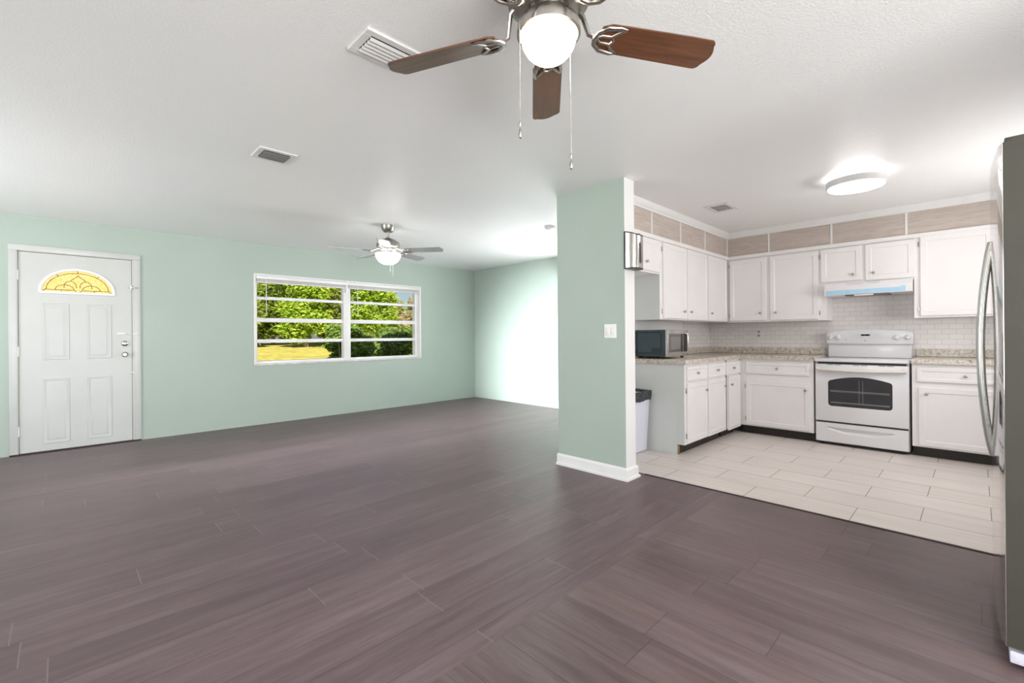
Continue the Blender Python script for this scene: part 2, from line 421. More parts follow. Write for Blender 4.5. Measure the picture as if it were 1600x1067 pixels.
# ------------------------------------------------------------------ the room
H = 2.44
def wall_panels(mb, axis, p0, p1, a0, a1, z0, z1, openings=()):
    """wall between planes p0..p1 (axis 'X' or 'Y' = the normal), spanning a0..a1, with rectangular openings (a, b, za, zb)"""
    def bx(a, b, c, d):
        if b-a < 1e-4 or d-c < 1e-4: return
        if axis == 'Y': mb.box(a, b, p0, p1, c, d)
        else: mb.box(p0, p1, a, b, c, d)
    cur = a0
    for (a, b, c, d) in sorted(openings):
        bx(cur, a, z0, z1); bx(a, b, z0, c); bx(a, b, d, z1); cur = b
    bx(cur, a1, z0, z1)
    return mb

WY = 6.804                    # window wall
WIN = (1.83, 4.462, .80, 2.043)
DOOR = (-.34, .60, 0, 2.09)
RX = 5.68                     # far living-room wall
fl = MB(); fl.mi = 0
fl.box(-3.0, 5.9, 1.30, 7.0, -.12, 0)
fl.mi = 1; fl.box(-3.0, 3.489, -3.2, 1.30, -.12, 0)
struct(fl, 'floor', [M['plank_x'], M['plank_y']], 'dark wood plank floor', smooth=0)
struct(MB().box(3.489, 6.6, -1.1, 2.60, -.12, .001), 'floor_kitchen', M['tile'], 'beige wood look floor tiles', smooth=0)
struct(MB().box(3.470, 3.489, -1.1, 1.96, -.002, .004), 'trim_8', M['dark_void'], 'dark seam between planks and tiles')
struct(MB().box(-4.0, 7.4, -7.0, 7.75, H, H+.16), 'ceiling', M['ceiling'], 'white textured ceiling', smooth=0)  # slab runs past the walls as an added overhang to block the sun
struct(wall_panels(MB(), 'Y', WY, WY+.16, -3.0, 6.0, 0, H, [WIN, DOOR]), 'wall_front', M['green'], 'pale green wall with front door and window', smooth=0)
struct(wall_panels(MB(), 'X', RX, RX+.15, 2.68, WY, 0, H, [(2.95, 4.45, .85, 2.05)]), 'wall_far', M['green'], 'pale green far wall', smooth=0)
# wall between kitchen and living room, and the painted stub that ends it
struct(MB().box(3.37, 6.5, 2.58, 2.68, 0, H), 'wall_divider', M['white_wall'], smooth=0)
st = MB(); st.mi = 0
st.box(3.223, 3.355, 1.981, 2.68, 0, H)
st.mi = 1; st.box(3.2245, 3.372, 1.9795, 2.66, 0, H)
struct(st, 'wall_partition', [M['green'], M['white_wall']], 'green partition wall end with white edge', smooth=0)
struct(MB().box(6.35, 6.5, -1.1, 2.58, 0, H), 'wall_back', M['white_wall'], smooth=0)
struct(wall_panels(MB(), 'Y', -1.0, -.87, 2.25, 6.35, 0, H, [(4.05, 5.45, 1.10, 2.0)]), 'wall_right', M['white_wall'], smooth=0)
struct(wall_panels(MB(), 'X', -3.05, -2.9, -3.2, 6.95, 0, H, [(-.65, 1.05, .85, 2.05), (4.15, 5.55, .80, 1.90)]), 'wall_left', M['green'], smooth=0)
struct(wall_panels(MB(), 'Y', -3.2, -3.05, -2.9, 2.40, 0, H, [(-1.65, 1.65, .05, 2.08)]), 'wall_rear', M['green'], smooth=0)
struct(MB().box(2.25, 2.40, -3.05, -1.0, 0, H), 'wall_side', M['green'], smooth=0)

def added_window(n, axis, plane, a0, a1, z0, z1, mull):  # unseen windows and sliding door, added to carry the fill lamps
    f = MB(); g = MB()
    def bx(m, a, b, c, d, t0, t1):
        if axis == 'X': m.box(plane+t0, plane+t1, a, b, c, d)
        else: m.box(a, b, plane+t0, plane+t1, c, d)
    w = .05
    for (a, b, c, d) in ((a0, a0+w, z0, z1), (a1-w, a1, z0, z1), (a0, a1, z0, z0+w), (a0, a1, z1-w, z1)): bx(f, a, b, c, d, -.10, -.03)
    for k in mull: bx(f, k-w/2, k+w/2, z0, z1, -.10, -.03)
    bx(g, a0+w/2, a1-w/2, z0+w/2, z1-w/2, -.07, -.064)
    o = struct(f, 'window_%d' % n, M['trim'], smooth=0)
    p = g.build('glass_pane', M['glass'], o, 0)
added_window(2, 'X', -2.9, -.65, 1.05, .85, 2.05, (.2,))
added_window(3, 'X', -2.9, 4.15, 5.55, .80, 1.90, (4.85,))
added_window(5, 'Y', -.87, 4.05, 5.45, 1.10, 2.0, (4.75,))
added_window(6, 'X', RX+.14, 2.95, 4.45, .85, 2.05, (3.7,))
added_window(4, 'Y', -3.05, -1.65, 1.65, .05, 2.08, (0,))

# baseboard around the foot of the partition
bb = MB()
prof = [(0, 0), (.028, 0), (.028, .016), (.016, .024), (.015, .082), (.006, .098), (0, .1)]
path = [(3.223, 2.69), (3.223, 1.98), (3.372, 1.98), (3.372, 2.56)]
vs = []; fs = []
nrm = [(-1, 0), (-1, -1), (1, -1), (1, 0)]
for (px, py), (nx, ny) in zip(path, nrm):
    for (d, z) in prof: vs.append((px+nx*d, py+ny*d, z))
npf = len(prof)
for i in range(3):
    for k in range(npf): fs.append((i*npf+k, i*npf+(k+1) % npf, (i+1)*npf+(k+1) % npf, (i+1)*npf+k))
fs += [tuple(range(npf)), tuple(range(3*npf, 4*npf))[::-1]]
bb.raw(vs, fs)
struct(bb, 'baseboard_partition', M['trim'], 'white baseboard around the foot of the partition', smooth=20)

# ------------------------------------------------------------------ kitchen soffit, crown, cabinet top moulding, backsplash tiles
CX, CY = 6.03, 2.22          # faces of the upper cabinets
so = MB()
so.box(CX, 6.35, -.87, CY, 2.147, 2.43); so.box(3.70, 6.35, CY, 2.58, 2.147, 2.43)
sof = struct(so, 'wall_soffit', M['soffit'], 'wood look tile soffit above the wall cabinets', smooth=0)
dv = MB()
for y in (1.736, 1.111, .486, -.139): dv.box(CX-.004, CX+.02, y-.009, y+.009, 2.147, 2.38)
for x in (4.108, 4.729, 5.356): dv.box(x-.011, x+.011, CY-.004, CY+.02, 2.147, 2.38)
dv.box(CX-.012, CX+.02, CY-.012, CY+.02, 2.147, 2.38)
struct(dv, 'trim_2', M['trim'], 'white divider strips between the soffit tiles')
def corner_moulding(prof, name, label):
    # profile points (d, z): d = projection from the cabinet faces into the room, swept along the inside corner
    mb = MB(); vs = []; fs = []
    pth = [lambda d: (3.69, CY-d), lambda d: (CX-d, CY-d), lambda d: (CX-d, -.868)]
    for q in pth:
        for (d, z) in prof: x, y = q(d); vs.append((x, y, z))
    n = len(prof)
    for i in range(2):
        for k in range(n): fs.append((i*n+k, i*n+(k+1) % n, (i+1)*n+(k+1) % n, (i+1)*n+k))
    fs += [tuple(range(n)), tuple(range(2*n, 3*n))[::-1]]
    mb.raw(vs, fs); return struct(mb, name, M['trim'] if name == 'trim_3' else M['cab'], label, 25)
corner_moulding([(0, 2.372), (.012, 2.372), (.016, 2.384), (.034, 2.402), (.048, 2.425), (.054, 2.4395), (0, 2.4395)], 'trim_3', 'white crown moulding at the kitchen ceiling')
corner_moulding([(0, 2.108), (.020, 2.108), (.026, 2.120), (.026, 2.146), (.018, 2.150), (0, 2.150)], 'trim_4', 'white moulding along the cabinet tops')
struct(MB().box(6.342, 6.352, -.87, 2.58, .93, 1.75), 'trim_5', M['subway'], 'white subway tile backsplash', smooth=0)
struct(MB().box(5.55, 6.345, 2.572, 2.582, .93, 1.40), 'trim_6', M['subway'], smooth=0)

# ------------------------------------------------------------------ cabinets
def knob(parent, F, u, v, n, label=None):
    mb = MB(F)
    mb.lathe([(.0, .026), (.008, .0255), (.0135, .022), (.0145, .018), (.011, .013), (.006, .010), (.006, .003), (.010, .001), (.010, 0)], (u, v, n), 16)
    return mb.build('knob', M['nickel'], parent)
def hinges(parent, F, u, vs_, n):
    for v in vs_:
        mb = MB(F); mb.box(u-.005, u+.005, v-.024, v+.024, n, n+.008, .002); mb.cyl((u, v-.024, n+.008), (u, v+.024, n+.008), .004, 8)
        mb.build('hinge', M['nickel'], parent)
def cabinet(name, label, face, plane, u0, u1, v0, v1, depth, cells, base=False, group=None, side=None):
    F = frame(face, plane)
    c = F @ Vector(((u0+u1)/2, 0, -depth/2)); t = thing(name, label, 'cabinet', (c.x, c.y, 0 if base else v0), group)
    mb = MB(F); mb.box(u0, u1, v0, v1, -depth, 0, .0015, 1)
    mb.build('body', M['cab'], t)
    if base:
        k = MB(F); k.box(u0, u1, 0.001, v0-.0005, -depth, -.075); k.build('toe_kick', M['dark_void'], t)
    if side:
        s_ = MB(F); s_.box(u0-.004, u0-.0005, v0 if not base else v0-.099, v1-.002, -depth, -.003 if not base else -.075)
        if base: s_.box(u0-.004, u0-.0005, v0, v1-.002, -.0745, -.003)
        s_.build('side_panel', M['cab_side'], t)['label'] = 'pale grey green side panel'
    for cl in cells:
        kind, a, b, c0, c1, kn, hg = cl
        d = MB(F); th = .019; r_ = .047 if kind == 'door' else .028
        d.loops(a, b, c0, c1, [(0, .0006), (0, th-.004), (.004, th), (r_, th), (r_+.006, th-.0055), (r_+.010, th-.0055)])
        o = d.build(kind, M['cab'], t, 20)
        if kn: knob(o, F, kn[0], kn[1], th-.003 if kind == 'door' and abs(kn[0]-a) < .07 or abs(kn[0]-b) < .07 else th-.0055)
        if hg is not None: hinges(o, F, hg, (c0+.07, c1-.07) if c1-c0 > .25 else (c0+.06, c1-.06), .0006)
    return t
D, W_ = 'door', 'drawer'
# base cabinets, left run (front faces -Y at Y=1.98)
cabinet('base_cabinet', 'white base cabinet with two doors and two drawers beside the bin', '-Y', 1.98, 4.28, 5.30, .10, .88, .595, [
    (W_, 4.31, 4.775, .715, .855, (4.54, .785), None), (W_, 4.80, 5.275, .715, .855, (5.04, .785), None),
    (D, 4.31, 4.775, .115, .695, (4.735, .60), 4.302), (D, 4.80, 5.272, .105, .695, (5.235, .60), None)], True, 'base cabinets', True)
cabinet('base_cabinet', 'narrow white base cabinet with one door at the inside corner', '-Y', 1.98, 5.345, 5.738, .10, .88, .595, [
    (W_, 5.30, 5.72, .715, .855, (5.50, .785), None), (D, 5.36, 5.725, .085, .695, (5.43, .60), None)], True, 'base cabinets')
_bc = bpy.data.objects['base_cabinet.001']
_g = MB(frame('-Y', 1.98)); _g.box(5.3015, 5.3435, .102, .700, -.10, -.002); _g.build('gap_shade_block', M['dark_void'], _bc)['label'] = 'dark block put in as the shaded gap beside the door'  # dark block stands in for the shade inside the open gap
_g = MB(frame('-Y', 1.98)); _g.box(4.277, 4.295, .002, .099, -.0745, -.060); _g.build('toe_end', M['toe_wood'], bpy.data.objects['base_cabinet'])['label'] = 'raw brown wood edge'
# back run (front faces -X at X=5.74); u = -Y
cabinet('base_cabinet', 'wide white base cabinet between the inside corner and the stove', '-X', 5.74, -1.978, -1.228, .10, .88, .60, [
    (W_, -1.905, -1.265, .712, .842, (-1.575, .778), None), (D, -1.905, -1.258, .115, .632, (-1.30, .555), -1.915)], True, 'base cabinets')
cabinet('base_cabinet', 'white base cabinet right of the stove beside the fridge', '-X', 5.74, -.432, .868, .10, .88, .60, [
    (W_, -.395, .26, .712, .842, (-.07, .778), None), (D, -.385, .26, .115, .66, (-.33, .60), .27), (D, .28, .83, .115, .66, (.33, .60), None), (W_, .28, .83, .712, .842, (.55, .778), None)], True, 'base cabinets')
# wall cabinets, left run
cabinet('wall_cabinet', 'short white wall cabinet above the microwave, behind the towel dispenser', '-Y', CY, 3.72, 4.262, 1.775, 2.145, .355, [
    (D, 3.75, 4.235, 1.79, 2.105, (3.98, 1.875), 4.246)], False, 'wall cabinets')
cabinet('wall_cabinet', 'tall white two door wall cabinet with grey green side above the microwave', '-Y', CY, 4.266, 5.398, 1.325, 2.145, .355, [
    (D, 4.315, 4.845, 1.338, 2.105, (4.77, 1.42), 4.305), (D, 4.862, 5.388, 1.332, 2.105, (4.935, 1.42), None)], False, 'wall cabinets', True)
cabinet('wall_cabinet', 'narrow white one door wall cabinet at the left of the corner', '-Y', CY, 5.40, 6.025, 1.325, 2.145, .355, [
    (D, 5.412, 5.99, 1.332, 2.105, (5.49, 1.42), None)], False, 'wall cabinets')
# back run
cabinet('wall_cabinet', 'white two door wall cabinet between the corner and the range hood', '-X', CX, -2.215, -1.162, 1.318, 2.145, .315, [
    (D, -2.185, -1.765, 1.335, 2.095, (-1.83, 1.425), -2.193), (D, -1.725, -1.235, 1.332, 2.095, (-1.66, 1.425), -1.225)], False, 'wall cabinets')
cabinet('wall_cabinet', 'short white two door wall cabinet above the range hood', '-X', CX, -1.160, -.434, 1.705, 2.145, .315, [
    (D, -1.21, -.845, 1.735, 2.10, (-.92, 1.80), None), (D, -.815, -.425, 1.722, 2.10, (-.745, 1.80), None)], False, 'wall cabinets')
cabinet('wall_cabinet', 'large white wall cabinet right of the range hood', '-X', CX, -.432, .868, 1.318, 2.145, .315, [
    (D, -.385, .115, 1.335, 2.112, (.055, 1.46), -.397), (D, .14, .66, 1.335, 2.112, (.20, 1.46), None)], False, 'wall cabinets')

# countertops
def counter(loc, spec, name, label):
    t = thing(name, label, 'countertop', (loc[0], loc[1], .88))
    mb = MB(); mb.prism(spec['poly'], .8805, .925, .008, 2); mb.build('slab', M['granite'], t)
    s_ = MB()
    for b in spec['boxes']: s_.box(*b, .003, 1)
    s_.build('backsplash_strip', M['granite'], t)
counter((5.0, 2.2), {'poly': [(4.255, 1.955), (5.712, 1.955), (5.712, 1.224), (6.34, 1.224), (6.34, 2.57), (4.255, 2.57)],
        'boxes': [(4.26, 6.32, 2.55, 2.5705, .9255, 1.005), (6.32, 6.341, 1.224, 2.57, .9255, 1.005)]}, 'countertop', 'speckled granite L shaped countertop carrying the microwave')
counter((6.0, -.2), {'poly': [(5.712, -.865), (6.34, -.865), (6.34, .436), (5.712, .436)],
        'boxes': [(6.32, 6.341, -.865, .436, .9255, 1.005)]}, 'countertop', 'speckled granite countertop right of the stove')

# ------------------------------------------------------------------ stove
def stove():
    F = frame('-X', 5.76)       # u = -Y ; n toward the room
    t = thing('stove', 'white electric stove with dark oven window standing under the range hood', 'stove', (6.0, .83, 0))
    u0, u1 = -1.212, -.450
    b = MB(F); b.box(u0, u1, .03, .872, -.56, 0, .004); b.build('body', M['enamel'], t)
    for (a, c) in ((u0+.05, -.04), (u1-.05, -.04), (u0+.05, -.5), (u1-.05, -.5)):
        f = MB(F); f.cyl((a, 0.001, c), (a, .031, c), .018, 12); f.build('foot', M['black'], t)
    k = MB(F); k.box(u0+.01, u1-.01, .012, .03, -.3, -.012); k.build('toe_gap', M['dark_void'], t)
    c = MB(F); c.box(u0-.006, u1+.006, .873, .905, -.555, .034, .008); c.build('cooktop', M['enamel'], t)
    g = MB(F); g.box(u0+.02, u1-.02, .853, .872, .0005, .012); g.build('vent_gap', M['black'], t)
    # oven door
    d = MB(F); d.box(u0+.002, u1-.002, .252, .850, .001, .034, .008); do = d.build('oven_door', M['enamel'], t)
    w = MB(F); a, e = -1.095, -.573; pts = []
    for i in range(7):
        an = math.pi+ i/6*math.pi/2; pts.append((a+.03+.03*math.cos(an), .415+.03+.03*math.sin(an)))
    for i in range(7):
        an = 1.5*math.pi+i/6*math.pi/2; pts.append((e-.03+.03*math.cos(an), .415+.03+.03*math.sin(an)))
    for i in range(5):
        an = i/4*math.pi/2.4; pts.append((e-.03+.03*math.cos(an), .655+.03*math.sin(an)))
    for i in range(1, 12):
        q = i/12; u = e-.03+(a-e+.06)*q; pts.append((u, .688+.036*math.sin(math.pi*q)))
    for i in range(5):
        an = math.pi-math.pi/2.4+i/4*math.pi/2.4; pts.append((a+.03+.03*math.cos(an), .655+.03*math.sin(an)))
    w.prism(pts, .0345, .0365, .001, 1); wo = w.build('oven_window', M['oven_glass'], do)
    r_ = MB(F)
    for v in (.575, .565, .455, .448): r_.box(a+.02, e-.02, v, v+.004, .0366, .0372)
    for u in (-.835, -.805): r_.box(u, u+.0025, .45, .69, .0366, .037)
    r_.build('oven_rack', simple('grey_rack_wire', (.33, .32, .30), .3, .5), do)
    h = MB(F); hp = []
    for i in range(13):
        q = i/12; hp.append((u0+.02+(u1-u0-.04)*q, .800-.012*math.sin(math.pi*q), .058+.016*math.sin(math.pi*q)))
    h.tube(hp, .017, 10, 1.25)
    h.box(u0+.012, u0+.045, .782, .822, .03, .062, .006); h.box(u1-.045, u1-.012, .782, .822, .03, .062, .006)
    h.build('oven_handle', M['bisque'], do)['label'] = 'cream bowed handle bar'
    for q in (.08, .18, .42, .52, .74, .84):
        v_ = MB(F); v_.box(u0+.06+q*(u1-u0-.12), u0+.06+q*(u1-u0-.12)+.052, .8425, .8465, .0335, .0346); v_.build('vent_slot', M['black'], do)
    s_ = MB(F); s_.box(u0+.01, u1-.01, .238, .2515, .0006, .020); s_.build('drawer_gap', M['black'], t)
    # storage drawer with a scooped pull
    dr = MB(F); vs = []; fs = []; nu, nv = 64, 44
    for j in range(nv+1):
        for i in range(nu+1):
            u = u0+.004+(u1-u0-.008)*i/nu; v = .036+.201*j/nv; q = (u-u0)/(u1-u0); z = .032
            if .15 < q < .85:
                arch = math.sin(math.pi*(q-.15)/.70)
                top = .185; bot = .176-.044*min(1, arch*1.25)
                if bot < v < top+.003: z -= .022*min(1, (v-bot)/.022+.1)
            vs.append((u, v, z))
    for j in range(nv):
        for i in range(nu): k0 = j*(nu+1)+i; fs.append((k0, k0+1, k0+nu+2, k0+nu+1))
    dr.raw(vs, fs); dr.box(u0+.004, u1-.004, .036, .237, .001, .009)
    dr.box(u0+.004, u0+.006, .036, .237, .001, .032); dr.box(u1-.006, u1-.004, .036, .237, .001, .032)
    dr.box(u0+.004, u1-.004, .235, .237, .001, .032); dr.box(u0+.004, u1-.004, .036, .038, .001, .032)
    dr.build('storage_drawer', M['enamel'], t, 50)
    # back guard and control panel
    bg = MB(F); bg.box(u0+.02, u1-.02, .9055, 1.06, -.578, -.50, .006); bg.build('backguard', M['enamel'], t)
    cp = MB(F); pts = [(u0+.005, 1.05), (u1-.005, 1.05)]
    pts += [(u1-.003, 1.15), (u1-.012, 1.178), (u1-.04, 1.188)]
    for i in range(1, 12):
        q = i/12; pts.append((u1-.04+(u0-u1+.08)*q, 1.188+.022*math.sin(math.pi*q)))
    pts += [(u0+.04, 1.188), (u0+.012, 1.178), (u0+.003, 1.15)]
    cp.prism(pts, -.578, -.468, .014, 3); co = cp.build('control_panel', M['enamel'], t)
    for u in (-1.165, -1.095, -.585, -.495):
        kb = MB(F); kb.lathe([(.0, .030), (.017, .028), (.021, .012), (.028, .006), (.029, 0)], (u, 1.125, -.468), 20)
        kb.box(u-.004, u+.004, 1.106, 1.144, -.445, -.434, .002); kb.build('knob', M['white_plastic'], co)
    ds = MB(F); ds.box(-.886, -.808, 1.142, 1.158, -.469, -.4672); ds.build('clock_display', M['display'], co)
    pn = MB(F)
    pn.loops(-.985, -.70, 1.108, 1.170, [(0, -.469), (0, -.4676), (.003, -.4672)])
    pn.build('touch_pad', simple('pale_touch_pad', (.74, .73, .755), .3), co)
    lg = MB(F); lg.lathe([(.0, .0015), (.007, .001), (.007, 0)], (-.85, 1.09, -.468), 16); lg.build('round_badge', M['nickel'], co)
    dt = MB(F); dt.lathe([(.0, .0015), (.004, .001), (.004, 0)], (-1.02, 1.10, -.468), 10); dt.build('indicator_light', M['black'], co)
stove()

# ------------------------------------------------------------------ range hood
def hood():
    F = frame('-X', 6.03)
    t = thing('range_hood', 'white range hood with pale blue film hanging above the stove', 'range hood', (6.1, .81, 1.57))
    u0, u1 = -1.158, -.436
    vs = []; 
    b = MB(F); prof = [(-.31, 1.704), (.10, 1.704), (.125, 1.66), (.125, 1.585), (.118, 1.578), (-.31, 1.578)]
    for u in (u0, u1):
        for (n, v) in prof: vs.append((u, v, n))
    k = len(prof); fs = [tuple(range(k)), tuple(range(k, 2*k))[::-1]]
    for i in range(k): fs.append((i, (i+1) % k, k+(i+1) % k, k+i))
    b.raw(vs, fs); b.build('body', M['enamel'], t, 20)
    f = MB(F); f.box(u0+.02, u1-.055, 1.587, 1.628, .1255, .1275); f.box(u1-.085, u1-.05, 1.589, 1.640, .1276, .1285); f.build('film_strip', M['blue_film'], t)['label'] = 'pale blue protective film'
    g = MB(F); g.box(-.98, -.62, 1.569, 1.5775, -.14, .08); g.build('filter', M['grey_filter'], t)
    l = MB(F); l.box(-.90, -.74, 1.562, 1.5775, .085, .108, .003); l.build('light_lens', M['white_plastic'], t)
    vm = simple('grey_hood_grille', (.70, .69, .69), .4)
    for (a, c) in ((-.96, -.86), (-.79, -.69)):
        v = MB(F)
        v.box(a, c, 1.682, 1.700, .100, .1085)
        for j in range(4): v.box(a, c, 1.683+.0045*j, 1.686+.0045*j, .106-.002*j, .1145-.0023*j)
        v.build('vent_grille', vm, t)
    s_ = MB(F); s_.box(-.848, -.80, 1.686, 1.699, .104, .1135, .001); s_.build('switch_panel', vm, t)
hood()

# ------------------------------------------------------------------ microwave
def microwave():
    t = thing('microwave', 'dark microwave with stainless front standing on the countertop left end', 'microwave', (4.66, 2.4, .926))
    x0, x1, y0, y1, z0, z1 = 4.345, 4.815, 2.207, 2.546, .945, 1.222
    b = MB(); b.box(x0, x1, y0, y1, z0, z1, .006); b.build('body', M['mw_case'], t)
    Fs = frame('-X', x0)
    p = MB(Fs); p.loops(-y1+.02, -y0-.045, z0+.035, z1-.025, [(.008, -.001), (.008, .0015), (.012, .003), (.016, .0015)])
    ua, ub, va, vb, q = -y1+.02, -y0-.045, z0+.035, z1-.025, .02
    P = []
    for (cx, cy, a0) in ((ub-q, vb-q, 0), (ua+q, vb-q, 90), (ua+q, va+q, 180), (ub-q, va+q, 270)):
        for k in range(5): an = R(a0+22.5*k); P.append((cx+q*math.cos(an), cy+q*math.sin(an), .0022))
    p.build('side_emboss', M['mw_case'], t)
    gr = MB(Fs); gr.tube(P+[P[0]], .0028, 6); gr.build('emboss_shade_line', M['black'], t)  # black outline imitates the shade along the embossed edge
    v = MB(Fs)
    for k in range(4):
        u = -y0-.155+.027*k
        for j in range(3): v.box(u, u+.020, z0+.050+.013*j, z0+.061+.013*j, .0012, .0030)
    v.build('side_vent', M['black'], t)
    F = frame('-Y', y0)
    d = MB(F); d.box(x0+.001, x1-.001, z0+.002, z1-.002, .0006, .022, .003); do = d.build('door', M['steel'], t)
    w = MB(F); w.loops(x0+.03, x0+.335, z0+.045, z1-.042, [(0, .0215), (0, .0228), (.002, .0232)]); w.build('dark_surround', M['pewter'], do)
    w = MB(F); w.loops(x0+.075, x0+.285, z0+.075, z1-.075, [(0, .0232), (0, .0238), (.002, .0240)]); w.build('window', M['mw_glass'], do)
    c = MB(F); c.box(x0+.365, x1-.012, z0+.045, z1-.04, .0221, .0232); c.build('control_strip', M['black'], do)
    c = MB(F); c.box(x0+.305, x0+.34, z0+.045, z1-.042, .0225, .0245); c.build('dark_band', M['black'], do)
    h = MB(F); h.tube([(x1-.075, z0+.035, .022), (x1-.075, z0+.04, .045), (x1-.075, z0+.06, .052), (x1-.075, z1-.06, .052), (x1-.075, z1-.04, .045), (x1-.075, z1-.035, .022)], .009, 10)
    h.build('handle', M['steel'], do)
    for (x, y) in ((x0+.04, y0+.03), (x1-.04, y0+.03), (x0+.04, y1-.04), (x1-.04, y1-.04)):
        f = MB(); f.lathe([(.014, 0), (.017, .0195)], (x, y, .9255), 12); f.build('foot', M['black'], t)
microwave()

# ------------------------------------------------------------------ bin
def bin_():
    t = thing('trash_bin', 'slim white bin with black liner between partition and base cabinet', 'trash bin', (4.07, 2.46, 0))
    b = MB(); x0, x1, y0, y1 = 3.93, 4.215, 2.352, 2.565
    def ring(g, z): return [(x0-g, y0-g, z), (x1+g, y0-g, z), (x1+g, y1+g*.2, z), (x0-g, y1+g*.2, z)]
    R_ = [ring(-.03, .0015), ring(0.012-.012, .01), ring(.022, .50), ring(.027, .585), ring(.012, .585), ring(.008, .50), ring(-.03, .02)]
    vs = sum(R_, []); fs = [(3, 2, 1, 0)]
    for k in range(len(R_)-1):
        for j in range(4): fs.append((4*k+j, 4*k+(j+1) % 4, 4*k+4+(j+1) % 4, 4*k+4+j))
    e = 4*(len(R_)-1); fs.append((e, e+1, e+2, e+3))
    b.raw(vs, fs); b.build('bin', M['bin'], t, 20)
    l = MB(); vs = []; fs = []; n = 64
    levels = [(.034, .515), (.036, .555), (.040, .60), (.036, .612), (.022, .606), (.008, .50)]
    rnd = random.Random(3); ph = [rnd.random()*6.28 for _ in range(6)]
    for (g, z) in levels:
        per = []
        for k in range(n):
            q = 4*k/n; s_ = int(q); f = q-s_
            cs = ring(g, z); a = Vector(cs[s_]); c = Vector(cs[(s_+1) % 4]); p = a.lerp(c, f)
            p.z += .006*math.sin(5*6.28*k/n+ph[0])*(1 if z < .53 else .4)+.003*math.sin(23*6.28*k/n+ph[1])
            w = .004*math.sin(17*6.28*k/n+ph[2]+z*40)+.003*math.sin(31*6.28*k/n+ph[3]-z*60)
            p += Vector((p.x-(x0+x1)/2, p.y-(y0+y1)/2, 0)).normalized()*w
            p.y = min(p.y, 2.578)
            per.append(tuple(p))
        vs += per
    for i in range(len(levels)-1):
        for k in range(n): fs.append((i*n+k, i*n+(k+1) % n, (i+1)*n+(k+1) % n, (i+1)*n+k))
    l.raw(vs, fs); l.build('liner', M['bag'], t, 50)['label'] = 'black plastic liner folded over the rim'
bin_()

# ------------------------------------------------------------------ refrigerator
def fridge():
    t = thing('refrigerator', 'tall stainless refrigerator with olive grey side at the right', 'refrigerator', (2.8, -.45, 0))
    x0, x1 = 2.34, 3.255
    b = MB(); b.box(x0, x1, -.84, -.125, .062, 1.822, .004); b.build('case', M['fridge_side'], t)['label'] = 'olive grey textured side'
    g = MB(); g.box(x0+.004, x1-.004, -.82, -.075, .020, .0615, .004); g.build('base_grille', M['bin'], t)['label'] = 'pale base strip'
    h = MB(); h.box(x0, x0+.09, -.135, -.072, 1.8225, 1.846, .004); h.build('hinge_cover', M['fridge_side'], t)
    fm = simple('dark_gasket', (.05, .048, .045), .6)
    for (a, c) in ((x0, x0+.4555), (x0+.4595, x1)):
        d = MB(); poly = []; n = 10
        poly.append((a, -.122))
        for i in range(n+1):
            q = i/n; xx = a+(c-a)*q; bul = -.063+.019*math.sin(math.pi*(xx-x0)/(x1-x0))**.8 if x0 < xx < x1 else -.066
            poly.append((a+(c-a)*q, bul))
        poly.append((c, -.122))
        d.mi = 0; d.prism(poly[::-1], .075, 1.832, .003, 1)
        do = d.build('door', M['fridge_front'], t, 30)
        # grey cheek on the outer side edge of the door
        hx = c-.028 if a == x0 else a+.028
        hb = MB(); P = []
        for i in range(21):
            q = i/20; s_ = math.sin(math.pi*q)
            P.append((hx, -.048+.036*min(1, s_**.75), .655+(1.545-.655)*q))
        hb.tube(P, .0135, 12, 1.1); hb.build('handle', M['steel'], do)
        if a == x0:
            ck = MB(); ck.box(a-.002, a-.0003, -.1215, -.068, .077, 1.83, .0005, 1); ck.build('side_edge', M['fridge_side'], do)
            bd = MB(frame('+Y', -.0500)); bd.lathe([(0, .004), (.017, .003), (.02, 0)], (-(a+.29), 1.715, 0), 20); bd.build('round_badge', M['nickel'], do)
    lf = MB(); lf.box(x0+.02, x0+.10, -.30, -.14, .030, .060, .004)
    ft = MB(); ft.lathe([(.018, 0), (.018, .008), (.010, .010), (.010, .021)], (x0+.05, -.12, .0005), 12); ft.build('levelling_foot', M['black'], t)
    for (x, y) in ((x0+.05, -.78), (x1-.05, -.78), (x1-.05, -.12)):
        ft = MB(); ft.lathe([(.018, 0), (.018, .008), (.010, .010), (.010, .021)], (x, y, .0005), 12); ft.build('levelling_foot', M['black'], t)
    br = MB(); br.tube([(x0-.004, -.14, .088), (x0-.010, -.16, .075), (x0-.006, -.20, .078), (x0-.010, -.26, .080), (x0-.004, -.34, .078)], [.009, .012, .008, .010, .006], 8)
    br.tube([(x0-.005, -.15, .080), (x0-.009, -.165, .068), (x0-.005, -.19, .066)], .009, 8)
    br.build('torn_clear_film', simple('crumpled_clear_film', (.62, .64, .62), .18), t)['label'] = 'scrap of clear film'
fridge()

